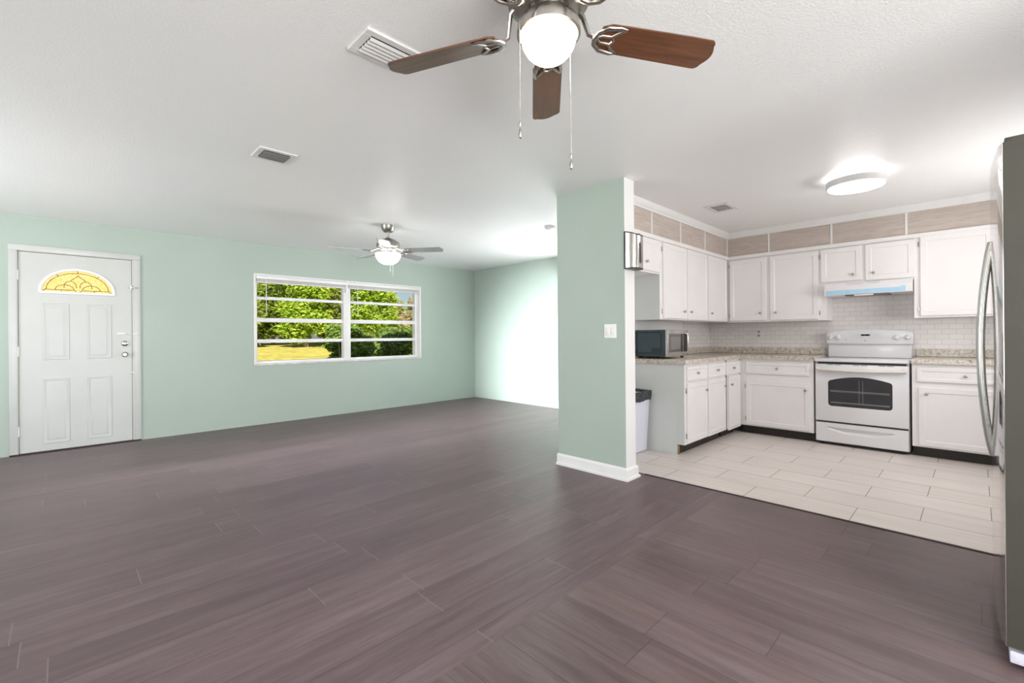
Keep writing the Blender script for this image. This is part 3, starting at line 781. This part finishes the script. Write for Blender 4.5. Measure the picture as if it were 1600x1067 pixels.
# ------------------------------------------------------------------ paper towel dispenser and switch
def dispenser():
    t = thing('towel_dispenser', 'brushed steel paper towel dispenser mounted on the partition end', 'towel dispenser', (3.29, 1.94, 1.70))
    yb = 1.9785
    pb = MB(); pb.box(3.212, 3.368, yb-.012, yb, 1.700, 2.002, .002); pb.build('back_plate', M['black'], t)
    def plan(inset):
        pts = [(3.214+inset, yb-.0125)]
        n = 14
        for i in range(n+1):       # bulging front, rounded from left to right
            q = i/n; an = math.pi+q*math.pi
            cx = (3.214+3.366)/2
            x = cx+(.076-inset)*(-1 if math.cos(an) < 0 else 1)*abs(math.cos(an))**.55; y = yb-.018-(.085-inset)*abs(math.sin(an))**.65
            pts.append((x, y))
        pts.append((3.366-inset, yb-.0125)); return pts
    b = MB(); P = plan(0); n = len(P)
    vs = []; fs = []
    for p in P: vs.append((p[0], p[1], 1.708))
    for p in P:
        dep = (yb-p[1])/.10; vs.append((p[0], p[1], 1.996-.030*dep**1.5))
    for i in range(n): fs.append((i, (i+1) % n, n+(i+1) % n, n+i))
    fs += [tuple(range(n))[::-1], tuple(range(n, 2*n))]
    b.raw(vs, fs); b.build('cover', M['steel'], t, 40)
    c = MB(); vs = []; fs = []
    for p in plan(-.001): dep = (yb-p[1])/.10; vs.append((p[0], p[1], 1.994-.030*dep**1.5))
    for p in plan(-.001): dep = (yb-p[1])/.10; vs.append((p[0], p[1], 2.002-.030*dep**1.5))
    for i in range(n): fs.append((i, (i+1) % n, n+(i+1) % n, n+i))
    fs += [tuple(range(n))[::-1], tuple(range(n, 2*n))]
    c.raw(vs, fs); c.build('top_cap', M['black'], t, 40)
    lk = MB(); lk.lathe([(.0, .012), (.020, .010), (.024, 0)], (3.30, 1.905, 1.972), 16); lk.build('lock', M['pewter'], t)
    bt = MB(); Q = plan(-.0005); bt.prism([(p[0], p[1]) for p in Q][::-1], 1.698, 1.7078); bt.build('bottom_cap', M['black'], t, 40)
    sl = MB(frame('-Y', 1.8765)); pts = []
    for i in range(9): an = math.pi+i/8*math.pi; pts.append((3.285+.014*math.cos(an), 1.755+.014*math.sin(an)))
    for i in range(9): an = i/8*math.pi; pts.append((3.285+.014*math.cos(an), 1.895+.014*math.sin(an)))
    sl.prism(pts, -.002, .0012); sl.build('level_window', M['black'], t)
dispenser()
def switch():
    t = thing('light_switch', 'white double rocker light switch on the green partition', 'light switch', (3.22, 2.118, 1.145))
    F = frame('-X', 3.2228)
    p = MB(F); p.loops(-2.176, -2.060, 1.146, 1.262, [(0, 0), (0, .003), (.004, .006)]); p.build('wall_plate', M['white_plastic'], t)
    for u in (-2.142, -2.094):
        r_ = MB(F); r_.loops(u-.017, u+.017, 1.170, 1.238, [(0, .005), (0, .0085), (.003, .010)]); r_.build('rocker', M['white_plastic'], t)
switch()
def outlet():
    t = thing('wall_outlet', 'white wall outlet on the subway tile backsplash', 'outlet', (6.34, 1.945, 1.12))
    F = frame('-X', 6.3418)
    p = MB(F); p.loops(-1.985, -1.910, 1.118, 1.235, [(0, 0), (0, .003), (.003, .005)]); p.build('wall_plate', M['white_plastic'], t)
    for v in (1.152, 1.201):
        r_ = MB(F); r_.loops(-1.965, -1.930, v-.015, v+.015, [(0, .004), (0, .007), (.003, .008)]); r_.build('socket', M['vent_grey'], t)
outlet()

# ------------------------------------------------------------------ ceiling fans
def blade_mesh(r0, r1, w0, w1, thick):
    """blade along +X, width along Y; tip is a skewed arc"""
    out = []; n = 10
    pts = [(r0, -w0/2*.75), (r0+.03, -w0/2)]
    for i in range(1, 6): q = i/6; pts.append((r0+.03+(r1-.05-r0-.03)*q, -(w0+(w1-w0)*q)/2))
    cr = .022
    for i in range(5):
        an = -math.pi/2+math.pi/2*i/4; pts.append((r1-.016-cr+cr*math.cos(an), -w1/2+cr+cr*math.sin(an)))
    for i in range(1, 8):
        q = i/8; pts.append((r1-.016+.016*math.sin(math.pi*q), (-w1/2+cr)+(w1-2*cr)*q))
    for i in range(5):
        an = math.pi/2*i/4; pts.append((r1-.016-cr+cr*math.cos(an), w1/2-cr+cr*math.sin(an)))
    for i in range(5, 0, -1): q = i/6; pts.append((r0+.03+(r1-.05-r0-.03)*q, (w0+(w1-w0)*q)/2))
    pts += [(r0+.03, w0/2), (r0, w0/2*.75)]
    return pts
def ceiling_fan(name, label, c, zb, r1, base, pitch, blade_m, metal, spec):
    t = thing(name, label, 'ceiling fan', (c[0], c[1], H), 'ceiling fans')
    for (nm, prof, m) in spec['lathes']:
        mb = MB(); mb.lathe([(r, z) for r, z in prof], (c[0], c[1], 0), 40); mb.build(nm, m, t, 40)
    bp = None
    pts = blade_mesh(spec['r0'], r1, spec['w0'], spec['w1'], .006)
    for k in range(5):
        A = Matrix.Translation((c[0], c[1], zb)) @ Matrix.Rotation(R(base+72*k), 4, 'Z') @ Matrix.Rotation(R(pitch), 4, 'X')
        if bp is None or True:
            mb = MB(A); mb.prism(pts, -.003, .003, .0015, 1); bo = mb.build('blade', blade_m, t)
            uv = bo.data.uv_layers.new(name='UVMap'); Ai = A.inverted(); base_off = Vector((c[0], c[1], H))
            for lp in bo.data.loops:
                q = Ai @ (bo.data.vertices[lp.vertex_index].co+base_off); uv.data[lp.index].uv = (q.x+k*1.7, q.y+k*.31)
        mb = MB(A); r0 = spec['r0']; w = spec['w0']
        # open scrolled iron: two curved arms, a crescent and a ring under the blade root
        def arc(pts_, r): mb.tube(pts_, r, 8, .7)
        zi = spec['zi']; ri = spec['ri']
        arc([(ri, 0, zi), (ri+.03, 0, zi*.75), (r0-.035, 0, .004), (r0-.012, 0, -.006)], [.013, .011, .010, .009])
        for sgn in (1, -1):
            arc([(r0-.015, 0, -.008), (r0-.008, sgn*w*.22, -.008), (r0+.018, sgn*w*.40, -.008), (r0+.062, sgn*w*.455, -.008), (r0+.085, sgn*w*.43, -.007)], [.009, .008, .008, .007, .005])
            arc([(r0+.085, sgn*w*.43, -.007), (r0+.062, sgn*w*.30, -.008), (r0+.045, sgn*w*.16, -.008), (r0+.055, 0, -.008)], .0055)
        arc([(r0-.012, 0, -.008), (r0+.010, w*.12, -.008), (r0+.042, w*.13, -.008)], .005)
        arc([(r0-.012, 0, -.008), (r0+.010, -w*.12, -.008), (r0+.042, -w*.13, -.008)], .005)
        mb.build('blade_iron', metal, bo)
    return t
FC = (1.161, .995); ZB = 2.194; RIM = 2.170
near = ceiling_fan('ceiling_fan', 'near ceiling fan with walnut blades and lit round globe at the top', FC, ZB, .628, -30, -12, M['blade'], M['nickel'], dict(
    r0=.180, w0=.113, w1=.127, zi=.095, ri=.10,
    lathes=[('canopy', [(.085, 2.4395), (.085, 2.425), (.07, 2.40), (.045, 2.395), (.0, 2.395)], M['nickel']),
            ('motor_housing', [(.04, 2.398), (.10, 2.39), (.128, 2.365), (.132, 2.325), (.12, 2.292), (.135, 2.288), (.135, 2.276), (.09, 2.262), (.0, 2.262)], M['nickel']),
            ('switch_cup', [(.068, 2.263), (.072, 2.255), (.072, 2.232), (.085, 2.226), (.0, 2.226)], M['nickel']),
            ('light_ring', [(.07, 2.228), (.088, 2.222), (.102, 2.207), (.106, RIM+.012), (.106, RIM), (.098, RIM-.002), (.095, RIM+.006), (.0, RIM+.03)], M['nickel']),
            ('globe', [(.092*math.cos(a), RIM-.002-.090*math.sin(a)) for a in [i*math.pi/2/14 for i in range(14)]]+[(.0, RIM-.092)], M['globe'])]))
def chain(parent, x, y, z0, z1, fob=True):
    mb = MB(); n = int((z0-z1)/.006)
    mb.tube([(x, y, z0), (x, y, (z0+z1)/2), (x, y, z1)], .0013, 6)
    o = mb.build('pull_chain', M['white_plastic'] if not fob else M['nickel'], parent)
    if fob:
        f = MB(); f.lathe([(.0, .0), (.004, -.004), (.0045, -.012), (.002, -.016), (.0015, -.022), (.004, -.028), (.0062, -.040), (.005, -.052), (.0, -.058)], (x, y, z1), 10)
        f.build('pull_fob', M['nickel'], o)
rtv = Vector((math.sin(R(45.477)), -math.cos(R(45.477)), 0)); fwv = Vector((math.cos(R(45.477)), math.sin(R(45.477)), 0))
ca = Vector((FC[0], FC[1], 0))-rtv*.098-fwv*.055; cb = Vector((FC[0], FC[1], 0))+rtv*.080+fwv*.058
chain(near, ca.x, ca.y, 2.185, 1.86); chain(near, cb.x, cb.y, 2.185, 1.80)

FF = (2.651, 4.699)
far = ceiling_fan('ceiling_fan', 'far ceiling fan with grey blades and pewter motor near the window', FF, 2.15, .647, 19.6, -12, M['blade_grey'], M['nickel'], dict(
    r0=.19, w0=.115, w1=.135, zi=.03, ri=.09,
    lathes=[('canopy', [(.078, 2.4395), (.078, 2.43), (.066, 2.385), (.05, 2.368), (.0, 2.365)], M['pewter']),
            ('downrod', [(.013, 2.37), (.013, 2.305), (.028, 2.298), (.034, 2.285), (.0, 2.28)], M['pewter']),
            ('motor_housing', [(.03, 2.288), (.075, 2.278), (.118, 2.25), (.132, 2.215), (.128, 2.192), (.105, 2.185), (.0, 2.183)], M['pewter']),
            ('light_fitter', [(.09, 2.184), (.085, 2.16), (.062, 2.15), (.062, 2.118), (.0, 2.118)], M['nickel']),
            ('bowl', [(.138, 2.118), (.142, 2.112), (.134, 2.075), (.105, 2.030), (.06, 2.003), (.0, 1.995)], M['bowl'])]))
chain(far, FF[0]+.03, FF[1]-.05, 2.12, 1.86, False); chain(far, FF[0]-.03, FF[1]-.10, 2.12, 1.90, False)

# ------------------------------------------------------------------ kitchen ceiling light, vents, smoke detector
def disc_light():
    c = (4.56, .675); t = thing('ceiling_light', 'round flush led ceiling light glowing over the kitchen', 'ceiling light', (c[0], c[1], H))
    mb = MB(); mb.lathe([(.10, 2.4395), (.10, 2.408), (.0, 2.408)], (*c, 0), 40); mb.build('mounting_plate', M['disc_glow'], t)
    mb = MB(); mb.lathe([(.0, 2.407), (.185, 2.407), (.199, 2.403), (.199, 2.354), (.19, 2.350), (.0, 2.350)], (*c, 0), 56); mb.build('rim', M['disc_rim'], t)
    mb = MB(); mb.lathe([(.187, 2.3495), (.185, 2.345), (.17, 2.342), (.0, 2.340)], (*c, 0), 56); mb.build('diffuser', M['disc'], t)
    mb = MB(); mb.lathe([(.175, 2.4075), (.175, 2.410), (.102, 2.410), (.102, 2.4075)], (*c, 0), 56); mb.build('back_glow_ring', M['disc_glow'], t)
disc_light()
def vent(label, x0, x1, y0, y1, drop, n, along, slat_m, tilt=1, wf=.5, border=.022):
    t = thing('ceiling_vent', label, 'ceiling vent', ((x0+x1)/2, (y0+y1)/2, H), 'ceiling vents')
    f = MB(); b = border
    for (a, c, d, e) in ((x0, x1, y0, y0+b), (x0, x1, y1-b, y1), (x0, x0+b, y0+b, y1-b), (x1-b, x1, y0+b, y1-b)):
        f.box(a, c, d, e, H-drop*.45, H-.0005, .002, 1)
    f.build('frame', M['vent_white'], t)
    bk = MB(); bk.box(x0+b, x1-b, y0+b, y1-b, H-.004, H-.0008); bk.build('backing', M['vent_dark'], t)
    lo, hi = (y0+b, y1-b)
    for k in range(n):
        s_ = MB(); w = (hi-lo)/n; y = lo+w*(k+.5)
        s_.M = Matrix.Translation(((x0+x1)/2, y, H-drop*.62)) @ Matrix.Rotation(R(tilt*38), 4, 'X')
        s_.box(-(x1-x0)/2+b, (x1-x0)/2-b, -w*wf, w*wf, -.001, .001)
        s_.build('slat', slat_m, t)
vent('large white ceiling vent beside the walnut blade tip', .895, 1.155, 1.735, 1.925, .024, 5, 'X', M['vent_white'], -.65, wf=.31, border=.034)
vent('small ceiling vent with grey slats in front of the entrance door', .935, 1.175, 3.305, 3.525, .022, 6, 'X', M['vent_grey'], 1, border=.036)
vent('small white ceiling vent in the kitchen corner', 4.56, 4.86, 1.665, 1.905, .016, 6, 'X', M['vent_white'], .45, wf=.34, border=.045)
def smoke():
    t = thing('smoke_detector', 'round white smoke detector on the ceiling beside the partition top', 'smoke detector', (4.06, 3.46, H))
    mb = MB(); mb.lathe([(.068, 2.4395), (.068, 2.428), (.060, 2.412), (.045, 2.404), (.0, 2.402)], (4.06, 3.47, 0), 32); mb.build('cover', M['white_plastic'], t)
    mb = MB(); mb.lathe([(.064, 2.4285), (.0665, 2.4255), (.064, 2.422)], (4.06, 3.47, 0), 32); mb.build('vent_band', M['vent_grey'], t)
smoke()

# ------------------------------------------------------------------ front door
def door():
    t = thing('door_1', None, None, (.13, WY, 0)); t['kind'] = 'structure'; t['label'] = 'white four panel front door with a yellow fanlight'
    F = frame('-Y', WY)
    c = MB(F); w = .062
    x0, x1, zt = -.388, .644, 2.142
    for (a, b, p, q) in ((x0, x0+w, 0.001, zt-w), (x1-w, x1, 0.001, zt-w), (x0, x1, zt-w, zt)): c.box(a, b, p, q, .0005, .016, .004)
    c.box(x0+w-.012, x0+w+.004, .001, zt-w, -.10, .004); c.box(x1-w-.012, x1-w+.012, .001, zt-w, -.10, .004); c.box(x0+w-.012, x1-w+.012, zt-w-.004, zt-w+.004, -.10, .004)
    c.build('door_frame', simple('off_white_frame_paint', (.55, .56, .55), .35, var=.02), t)
    s0, s1, zb, zs = -.318, .566, .014, 2.070
    cx, zf, rw, rh = .122, 1.672, .285, .238
    dm = simple('off_white_door_paint', (.53, .54, .53), .38, var=.03, scale=3)
    # slab with a half-elliptic opening: grid of column strips above/below the opening, plus panels
    d = MB(F); N = 24
    d.box(s0, s1, zb, zf, -.045, -.002); d.box(s0, cx-rw, zf, zs, -.045, -.002); d.box(cx+rw, s1, zf, zs, -.045, -.002)
    for i in range(N):
        a = cx-rw+2*rw*i/N; b = cx-rw+2*rw*(i+1)/N
        za = zf+rh*math.sqrt(max(0, 1-((a-cx)/rw)**2)); zc = zf+rh*math.sqrt(max(0, 1-((b-cx)/rw)**2))
        vs = []
        for n in (-.045, -.002): vs += [(a, za, n), (b, zc, n), (b, zs, n), (a, zs, n)]
        d.raw(vs, [(0, 1, 2, 3), (7, 6, 5, 4), (0, 4, 5, 1), (2, 6, 7, 3)])
    for (a, b, p, q) in ((-.152, .052, .958, 1.552), (.188, .392, .958, 1.552), (-.152, .052, .085, .762), (.188, .392, .085, .762)):
        d.loops(a, b, p, q, [(0, -.003), (.004, .003), (.012, .003), (.022, -.0015), (.030, -.0015), (.045, .002), (.05, .002)])
    so_ = d.build('door_slab', dm, t, 30)
    g = MB(F); pts = [(cx-rw*.99, zf+.002), (cx+rw*.99, zf+.002)]
    pts += [(cx+rw*.99*math.cos(a), zf+.002+rh*.98*math.sin(a)) for a in [math.pi*i/24 for i in range(1, 24)]]
    g.prism(pts, -.030, -.022); gl = g.build('fanlight_glass', M['stained'], so_, 0); gl['label'] = 'yellow stained glass fanlight'
    # surround
    sr = MB(F); P = []
    for i in range(33): a = math.pi*i/32; P.append((cx+(rw+.006)*math.cos(a), zf+.004+(rh+.006)*math.sin(a), .001))
    sr.tube(P, .015, 8, .7); sr.tube([(cx-rw-.012, zf-.004, .001), (cx+rw+.012, zf-.004, .001)], .015, 8, .7)
    sr.build('fanlight_surround', M['trim'], so_)
    # leading
    L = MB(F); nz = -.0205
    def ell(ax, az, c0, z0, a0, a1, n=20): return [(c0+ax*math.cos(a0+(a1-a0)*i/n), z0+az*math.sin(a0+(a1-a0)*i/n), nz) for i in range(n+1)]
    k = .0032
    L.tube(ell(.245, .183, cx, zf+.028, 0, math.pi), k, 6)
    L.tube([(cx-.25, zf+.028, nz), (cx-.04, zf+.028, nz)], k, 6); L.tube([(cx+.04, zf+.028, nz), (cx+.25, zf+.028, nz)], k, 6)
    for a in (math.pi*.5, math.pi*.29, math.pi*.71): L.tube([(cx+.245*math.cos(a), zf+.028+.183*math.sin(a), nz), (cx+.28*math.cos(a), zf+.006+.232*math.sin(a), nz)], k, 6)
    for sg in (-1, 1):
        L.tube(ell(.072, .055, cx+sg*.105, zf+.028, 0, math.pi), k, 6)
        L.tube(ell(.048, .062, cx+sg*.062, zf+.062, math.pi*(.5-sg*.05)-sg*1.6, math.pi*(.5-sg*.05)+sg*1.9), k, 6)
        L.tube([(cx, zf+.19, nz), (cx+sg*.012, zf+.172, nz), (cx+sg*.045, zf+.145, nz), (cx+sg*.058, zf+.128, nz)], k, 6)
        L.tube([(cx+sg*.035, zf+.034, nz), (cx+sg*.015, zf+.012, nz), (cx, zf+.004, nz)], k, 6)
        L.tube([(cx+sg*.13, zf+.004, nz), (cx+sg*.13, zf+.028, nz)], k, 6); L.tube([(cx+sg*.25, zf+.028, nz), (cx+sg*.275, zf+.008, nz)], k, 6)
    L.build('fanlight_leading', M['lead'], gl)
    kb = MB(F); kb.lathe([(.0, .062), (.018, .060), (.027, .048), (.026, .036), (.012, .026), (.012, .010), (.030, .006), (.032, 0)], (.502, .995, -.002), 24); kb.build('door_knob', M['nickel'], so_)
    db = MB(F); db.lathe([(.0, .020), (.012, .020), (.020, .014), (.030, .010), (.032, 0)], (.502, 1.120, -.002), 24); db.box(.497, .507, 1.098, 1.142, .016, .030, .003); db.build('deadbolt', M['nickel'], so_)
    ch = MB(F); ch.box(.435, .545, 1.226, 1.240, -.001, .008, .002); ch.tube([(.52, 1.232, .01), (.57, 1.228, .022), (.62, 1.234, .016)], .004, 6); ch.box(.50, .512, 1.222, 1.244, .006, .016, .002); ch.build('chain_latch', M['trim'], so_)
    lt = MB(F); lt.box(.535, .625, 1.752, 1.764, .003, .022, .003); lt.cyl((.560, 1.735, .012), (.560, 1.782, .012), .010, 10); lt.build('swing_latch', M['nickel'], so_)
    lt = MB(F); lt.box(.54, .59, .782, .790, -.001, .018, .002); lt.build('lower_latch', M['trim'], so_)
    for z in (1.83, 1.05, .24):
        h = MB(F); h.cyl((s0-.006, z-.05, .006), (s0-.006, z+.05, .006), .007, 10); h.build('hinge', M['trim'], so_)
    th = MB(F); th.box(x0, x1, .0012, .0135, -.10, .022, .003); th.build('threshold', M['dark_void'], t)
door()

# ------------------------------------------------------------------ front window with raised blinds
def window():
    t = thing('window_1', None, None, (3.14, WY, .8)); t['kind'] = 'structure'; t['label'] = 'wide white awning window with two columns of panes'
    F = frame('-Y', WY); x0, x1, z0, z1 = WIN
    f = MB(F)
    f.box(x0, x0+.028, z0, z1, -.14, .008, .003); f.box(x1-.028, x1, z0, z1, -.14, .008, .003)
    f.box(x0, x1, z1-.02, z1, -.14, .006, .003)
    f.box(x0+.028, x0+.055, z0, z1, -.14, -.055); f.box(x1-.085, x1-.028, z0, z1, -.14, -.055)
    f.box(3.095, 3.205, z0+.001, z1-.02, -.14, -.046, .004)
    f.box(x0+.028, x1-.028, z0+.002, z0+.055, -.14, -.05, .004); f.box(x0+.028, x1-.028, z1-.075, z1-.02, -.14, -.05)
    f.build('window_frame', M['trim'], t)
    s_ = MB(F); s_.box(x0+.0, x1-.0, z0-.004, z0+.018, -.05, .016, .004); s_.build('window_sill', M['sill'], t)
    for (a, b) in ((x0+.055, 3.095), (3.205, x1-.085)):
        for (zc, hh) in ((1.718, .021), (1.418, .030), (1.128, .024)):
            r_ = MB(F); r_.box(a, b, zc-hh, zc+hh, -.118, -.066, .004); r_.build('glazing_bar', M['trim'], t)
        for (p, q) in ((z0+.055, 1.104), (1.152, 1.388), (1.448, 1.697), (1.739, z1-.075)):
            g = MB(F); g.box(a, b, p, q, -.096, -.091); g.build('glass_pane', M['glass'], t, 0)
    # blinds drawn up into their headrails: things of their own
    for (a, b, side) in ((x0+.032, 3.118, 'left'), (3.132, x1-.03, 'right')):
        bl = thing('window_blind', 'white raised blind at the top of the %s half of the window' % side, 'window blind', ((a+b)/2, WY, 1.93), 'raised window blinds')
        h = MB(F); h.box(a, b, 1.975, 2.020, -.045, .010, .004); h.build('headrail', M['white_plastic'], bl)
        s_ = MB(F)
        for k in range(7): s_.box(a+.004, b-.004, 1.936+.0055*k, 1.939+.0055*k, -.042, -.002)
        s_.build('slat_stack', M['trim'], bl)
        r_ = MB(F); r_.box(a+.003, b-.003, 1.922, 1.9345, -.042, -.002, .003); r_.build('bottom_rail', M['white_plastic'], bl)
        w = MB(F); xw = a+.12 if side == 'left' else a+.165
        w.cyl((xw, 1.98, .014), (xw, 1.50, .016), .0042, 8); w.build('tilt_wand', M['white_plastic'], bl)
        pc = MB(F); xe = b-.06; pc.cyl((xe, 1.98, .012), (xe, 1.82, .013), .0015, 6); pc.build('pull_cord', M['white_plastic'], bl)
    mc = MB(F); mc.box(3.112, 3.140, 1.86, 2.036, -.05, .014, .003); mc.build('blind_bracket', M['white_plastic'], t)
window()

# ------------------------------------------------------------------ outdoors
def lawn():
    mb = MB(); vs = []; fs = []; nx, ny = 60, 40
    for j in range(ny+1):
        for i in range(nx+1):
            x = -50+150*i/nx; y = 6.95+110*(j/ny)**1.6; q = min(1, max(0, (y-8)/34)); q = q*q*(3-2*q)
            vs.append((x, y, -.2+.78*q+.03*math.sin(x*1.7+y)))
    for j in range(ny):
        for i in range(nx): k = j*(nx+1)+i; fs.append((k, k+1, k+nx+2, k+nx+1))
    mb.raw(vs, fs); o = struct(mb, 'ground', M['grass'], 'golden grass field outside the window', 60)
lawn()
struct(MB().box(-60, 100, -60, 6.95, -.5, -.2), 'ground_yard', M['grass'], smooth=0)
def ground_z(y):
    q = min(1, max(0, (y-8)/34)); q = q*q*(3-2*q); return -.2+.78*q
def leaves(mb, blobs, count, size, rnd, flat=.25):
    tot = sum(b[3]**2 for b in blobs)
    for (bx, by, bz, br, sq) in blobs:
        for _ in range(int(count*br*br/tot)):
            v = Vector((rnd.gauss(0, 1), rnd.gauss(0, 1), rnd.gauss(0, 1))).normalized()*br*(.62+.4*rnd.random())
            p = Vector((bx+v.x, by+v.y, bz+v.z*sq))
            a = Vector((rnd.gauss(0, 1), rnd.gauss(0, 1), rnd.gauss(0, 1)*.7)).normalized(); b_ = a.orthogonal().normalized()
            s_ = size*(.6+.8*rnd.random()); a = a*s_; b_ = b_*s_*.45; nrm = a.cross(b_).normalized()*s_*.18
            k = len(mb.v); mb.v += [tuple(p-a), tuple(p+b_+nrm), tuple(p+a), tuple(p-b_+nrm)]
            mb.f += [[k, k+1, k+2], [k, k+2, k+3]]; mb.fm += [0, 0]
def tree(x, y, h, r, m, label, seed, tall=True):
    rnd = random.Random(seed); gz = ground_z(y)-.02
    t = thing('tree', label, 'tree', (x, y, gz), 'trees beyond the field')
    tk = MB(); top = h*.55
    lean = rnd.uniform(-.5, .5)
    tk.tube([(x, y, gz), (x+lean*.2, y, gz+top*.4), (x+lean*.6, y+.1, gz+top)], [h*.022, h*.016, h*.008], 8)
    for k in range(4):
        an = rnd.random()*6.28; z0 = gz+top*rnd.uniform(.45, .9)
        tk.tube([(x+lean*.4, y, z0), (x+lean*.4+math.cos(an)*r*.35, y+math.sin(an)*r*.35, z0+h*.10), (x+math.cos(an)*r*.7, y+math.sin(an)*r*.7, z0+h*.2)], [h*.008, h*.006, h*.003], 6)
    tk.build('trunk', M['bark'], t)
    mb = MB(); blobs = []
    for k in range(26):
        an = rnd.random()*6.28; q = (k+rnd.random())/26; zz = gz+h*(.13+.76*q); rr = r*(.80-.45*abs(q-.42))
        d = rr*rnd.uniform(.2, .95); blobs.append((x+math.cos(an)*d, y+math.sin(an)*d, zz, r*rnd.uniform(.36, .50), .8))
    leaves(mb, blobs, 9000, .16, rnd); mb.build('crown', m, t, 0, recalc=False)
spots = [
    (7.9, 35, 4.6, 2.4, 'leaf_olive', 'olive green tree at the left edge of the window view'),
    (12.9, 35, 8.2, 2.5, 'leaf_lime', 'bright lime tree filling the left window column'),
    (18.1, 35, 8.4, 2.5, 'leaf_lime', 'bright lime tree filling the right window column'),
    (23.6, 35, 4.4, 2.4, 'leaf_tan', 'low tan tree at the right edge of the window view'),
    (11.4, 41, 6.4, 2.6, 'leaf_mid', 'mid green tree in the second row at the left of the view'),
    (16.8, 41, 9.3, 2.6, 'leaf_olive', 'olive tree in the second row behind the lime trees'),
    (22.2, 41, 7.2, 2.6, 'leaf_mid', 'mid green tree in the second row behind the right window column'),
    (27.8, 41, 5.0, 2.6, 'leaf_tan', 'tan tree in the second row at the right of the view'),
    (14.3, 47, 9.0, 2.8, 'leaf_mid', 'mid green tree at the back on the left'),
    (20.0, 47, 10.5, 2.8, 'leaf_lime', 'lime tree at the back behind the window mullion'),
    (25.8, 47, 7.4, 2.8, 'leaf_olive', 'olive tree at the back, right of the mullion'),
    (31.6, 47, 5.6, 2.8, 'leaf_mid', 'mid green tree at the back on the right'),
]
for i, (x, y, h, r, m, lb) in enumerate(spots): tree(x, y, h, r, M[m], lb, 40+i)
def shrub(x, y, h, r, label, seed, group='shrubs by the window', lm='leaf_hedge', cnt=5000, sz=.06):
    rnd = random.Random(seed); gz = ground_z(y)
    t = thing('hedge_shrub', label, 'shrub', (x, y, gz), group)
    st_ = MB()
    for k in range(5):
        an = rnd.random()*6.28
        st_.tube([(x, y, gz-.02), (x+.25*math.cos(an), y+.25*math.sin(an), gz+h*.4), (x+r*.6*math.cos(an), y+r*.6*math.sin(an), gz+h*.8)], [.03, .02, .008], 6)
    st_.build('stem', M['bark'], t)
    mb = MB(); blobs = []
    for k in range(18):
        an = rnd.random()*6.28; d = r*rnd.uniform(.1, .72); br = r*rnd.uniform(.32, .45)
        blobs.append((x+math.cos(an)*d, y+math.sin(an)*d, gz+br*.6+(h-br*1.5)*rnd.random(), br, .85))
    leaves(mb, blobs, cnt, sz, rnd); mb.build('foliage', M[lm], t, 0, recalc=False)
shrub(4.50, 9.75, 1.72, .58, 'dark green shrub behind the window mullion', 90)
shrub(5.70, 9.95, 1.72, .60, 'dark green shrub in the middle of the right window column', 91)
shrub(7.02, 10.1, 1.75, .57, 'dark green shrub at the right end of the window', 92)
shrub(5.74, 11.2, 1.80, .58, 'dark green shrub in the gap behind the two nearest shrubs', 94)
shrub(7.02, 11.35, 1.85, .58, 'dark green shrub behind the shrubs in the right window column', 95)
shrub(8.45, 10.4, 1.75, .60, 'dark green shrub furthest right behind the window jamb', 93)
shrub(8.35, 11.9, 1.85, .58, 'dark green shrub behind the right end of the window, in the second row', 96)
for i in range(7):
    shrub(10.5+3.9*i, 52.2, 4.2, 1.9, 'dark undergrowth bush in the row behind the trees beyond the field', 120+i, 'undergrowth behind the trees', 'leaf_mid', 2600, .2)
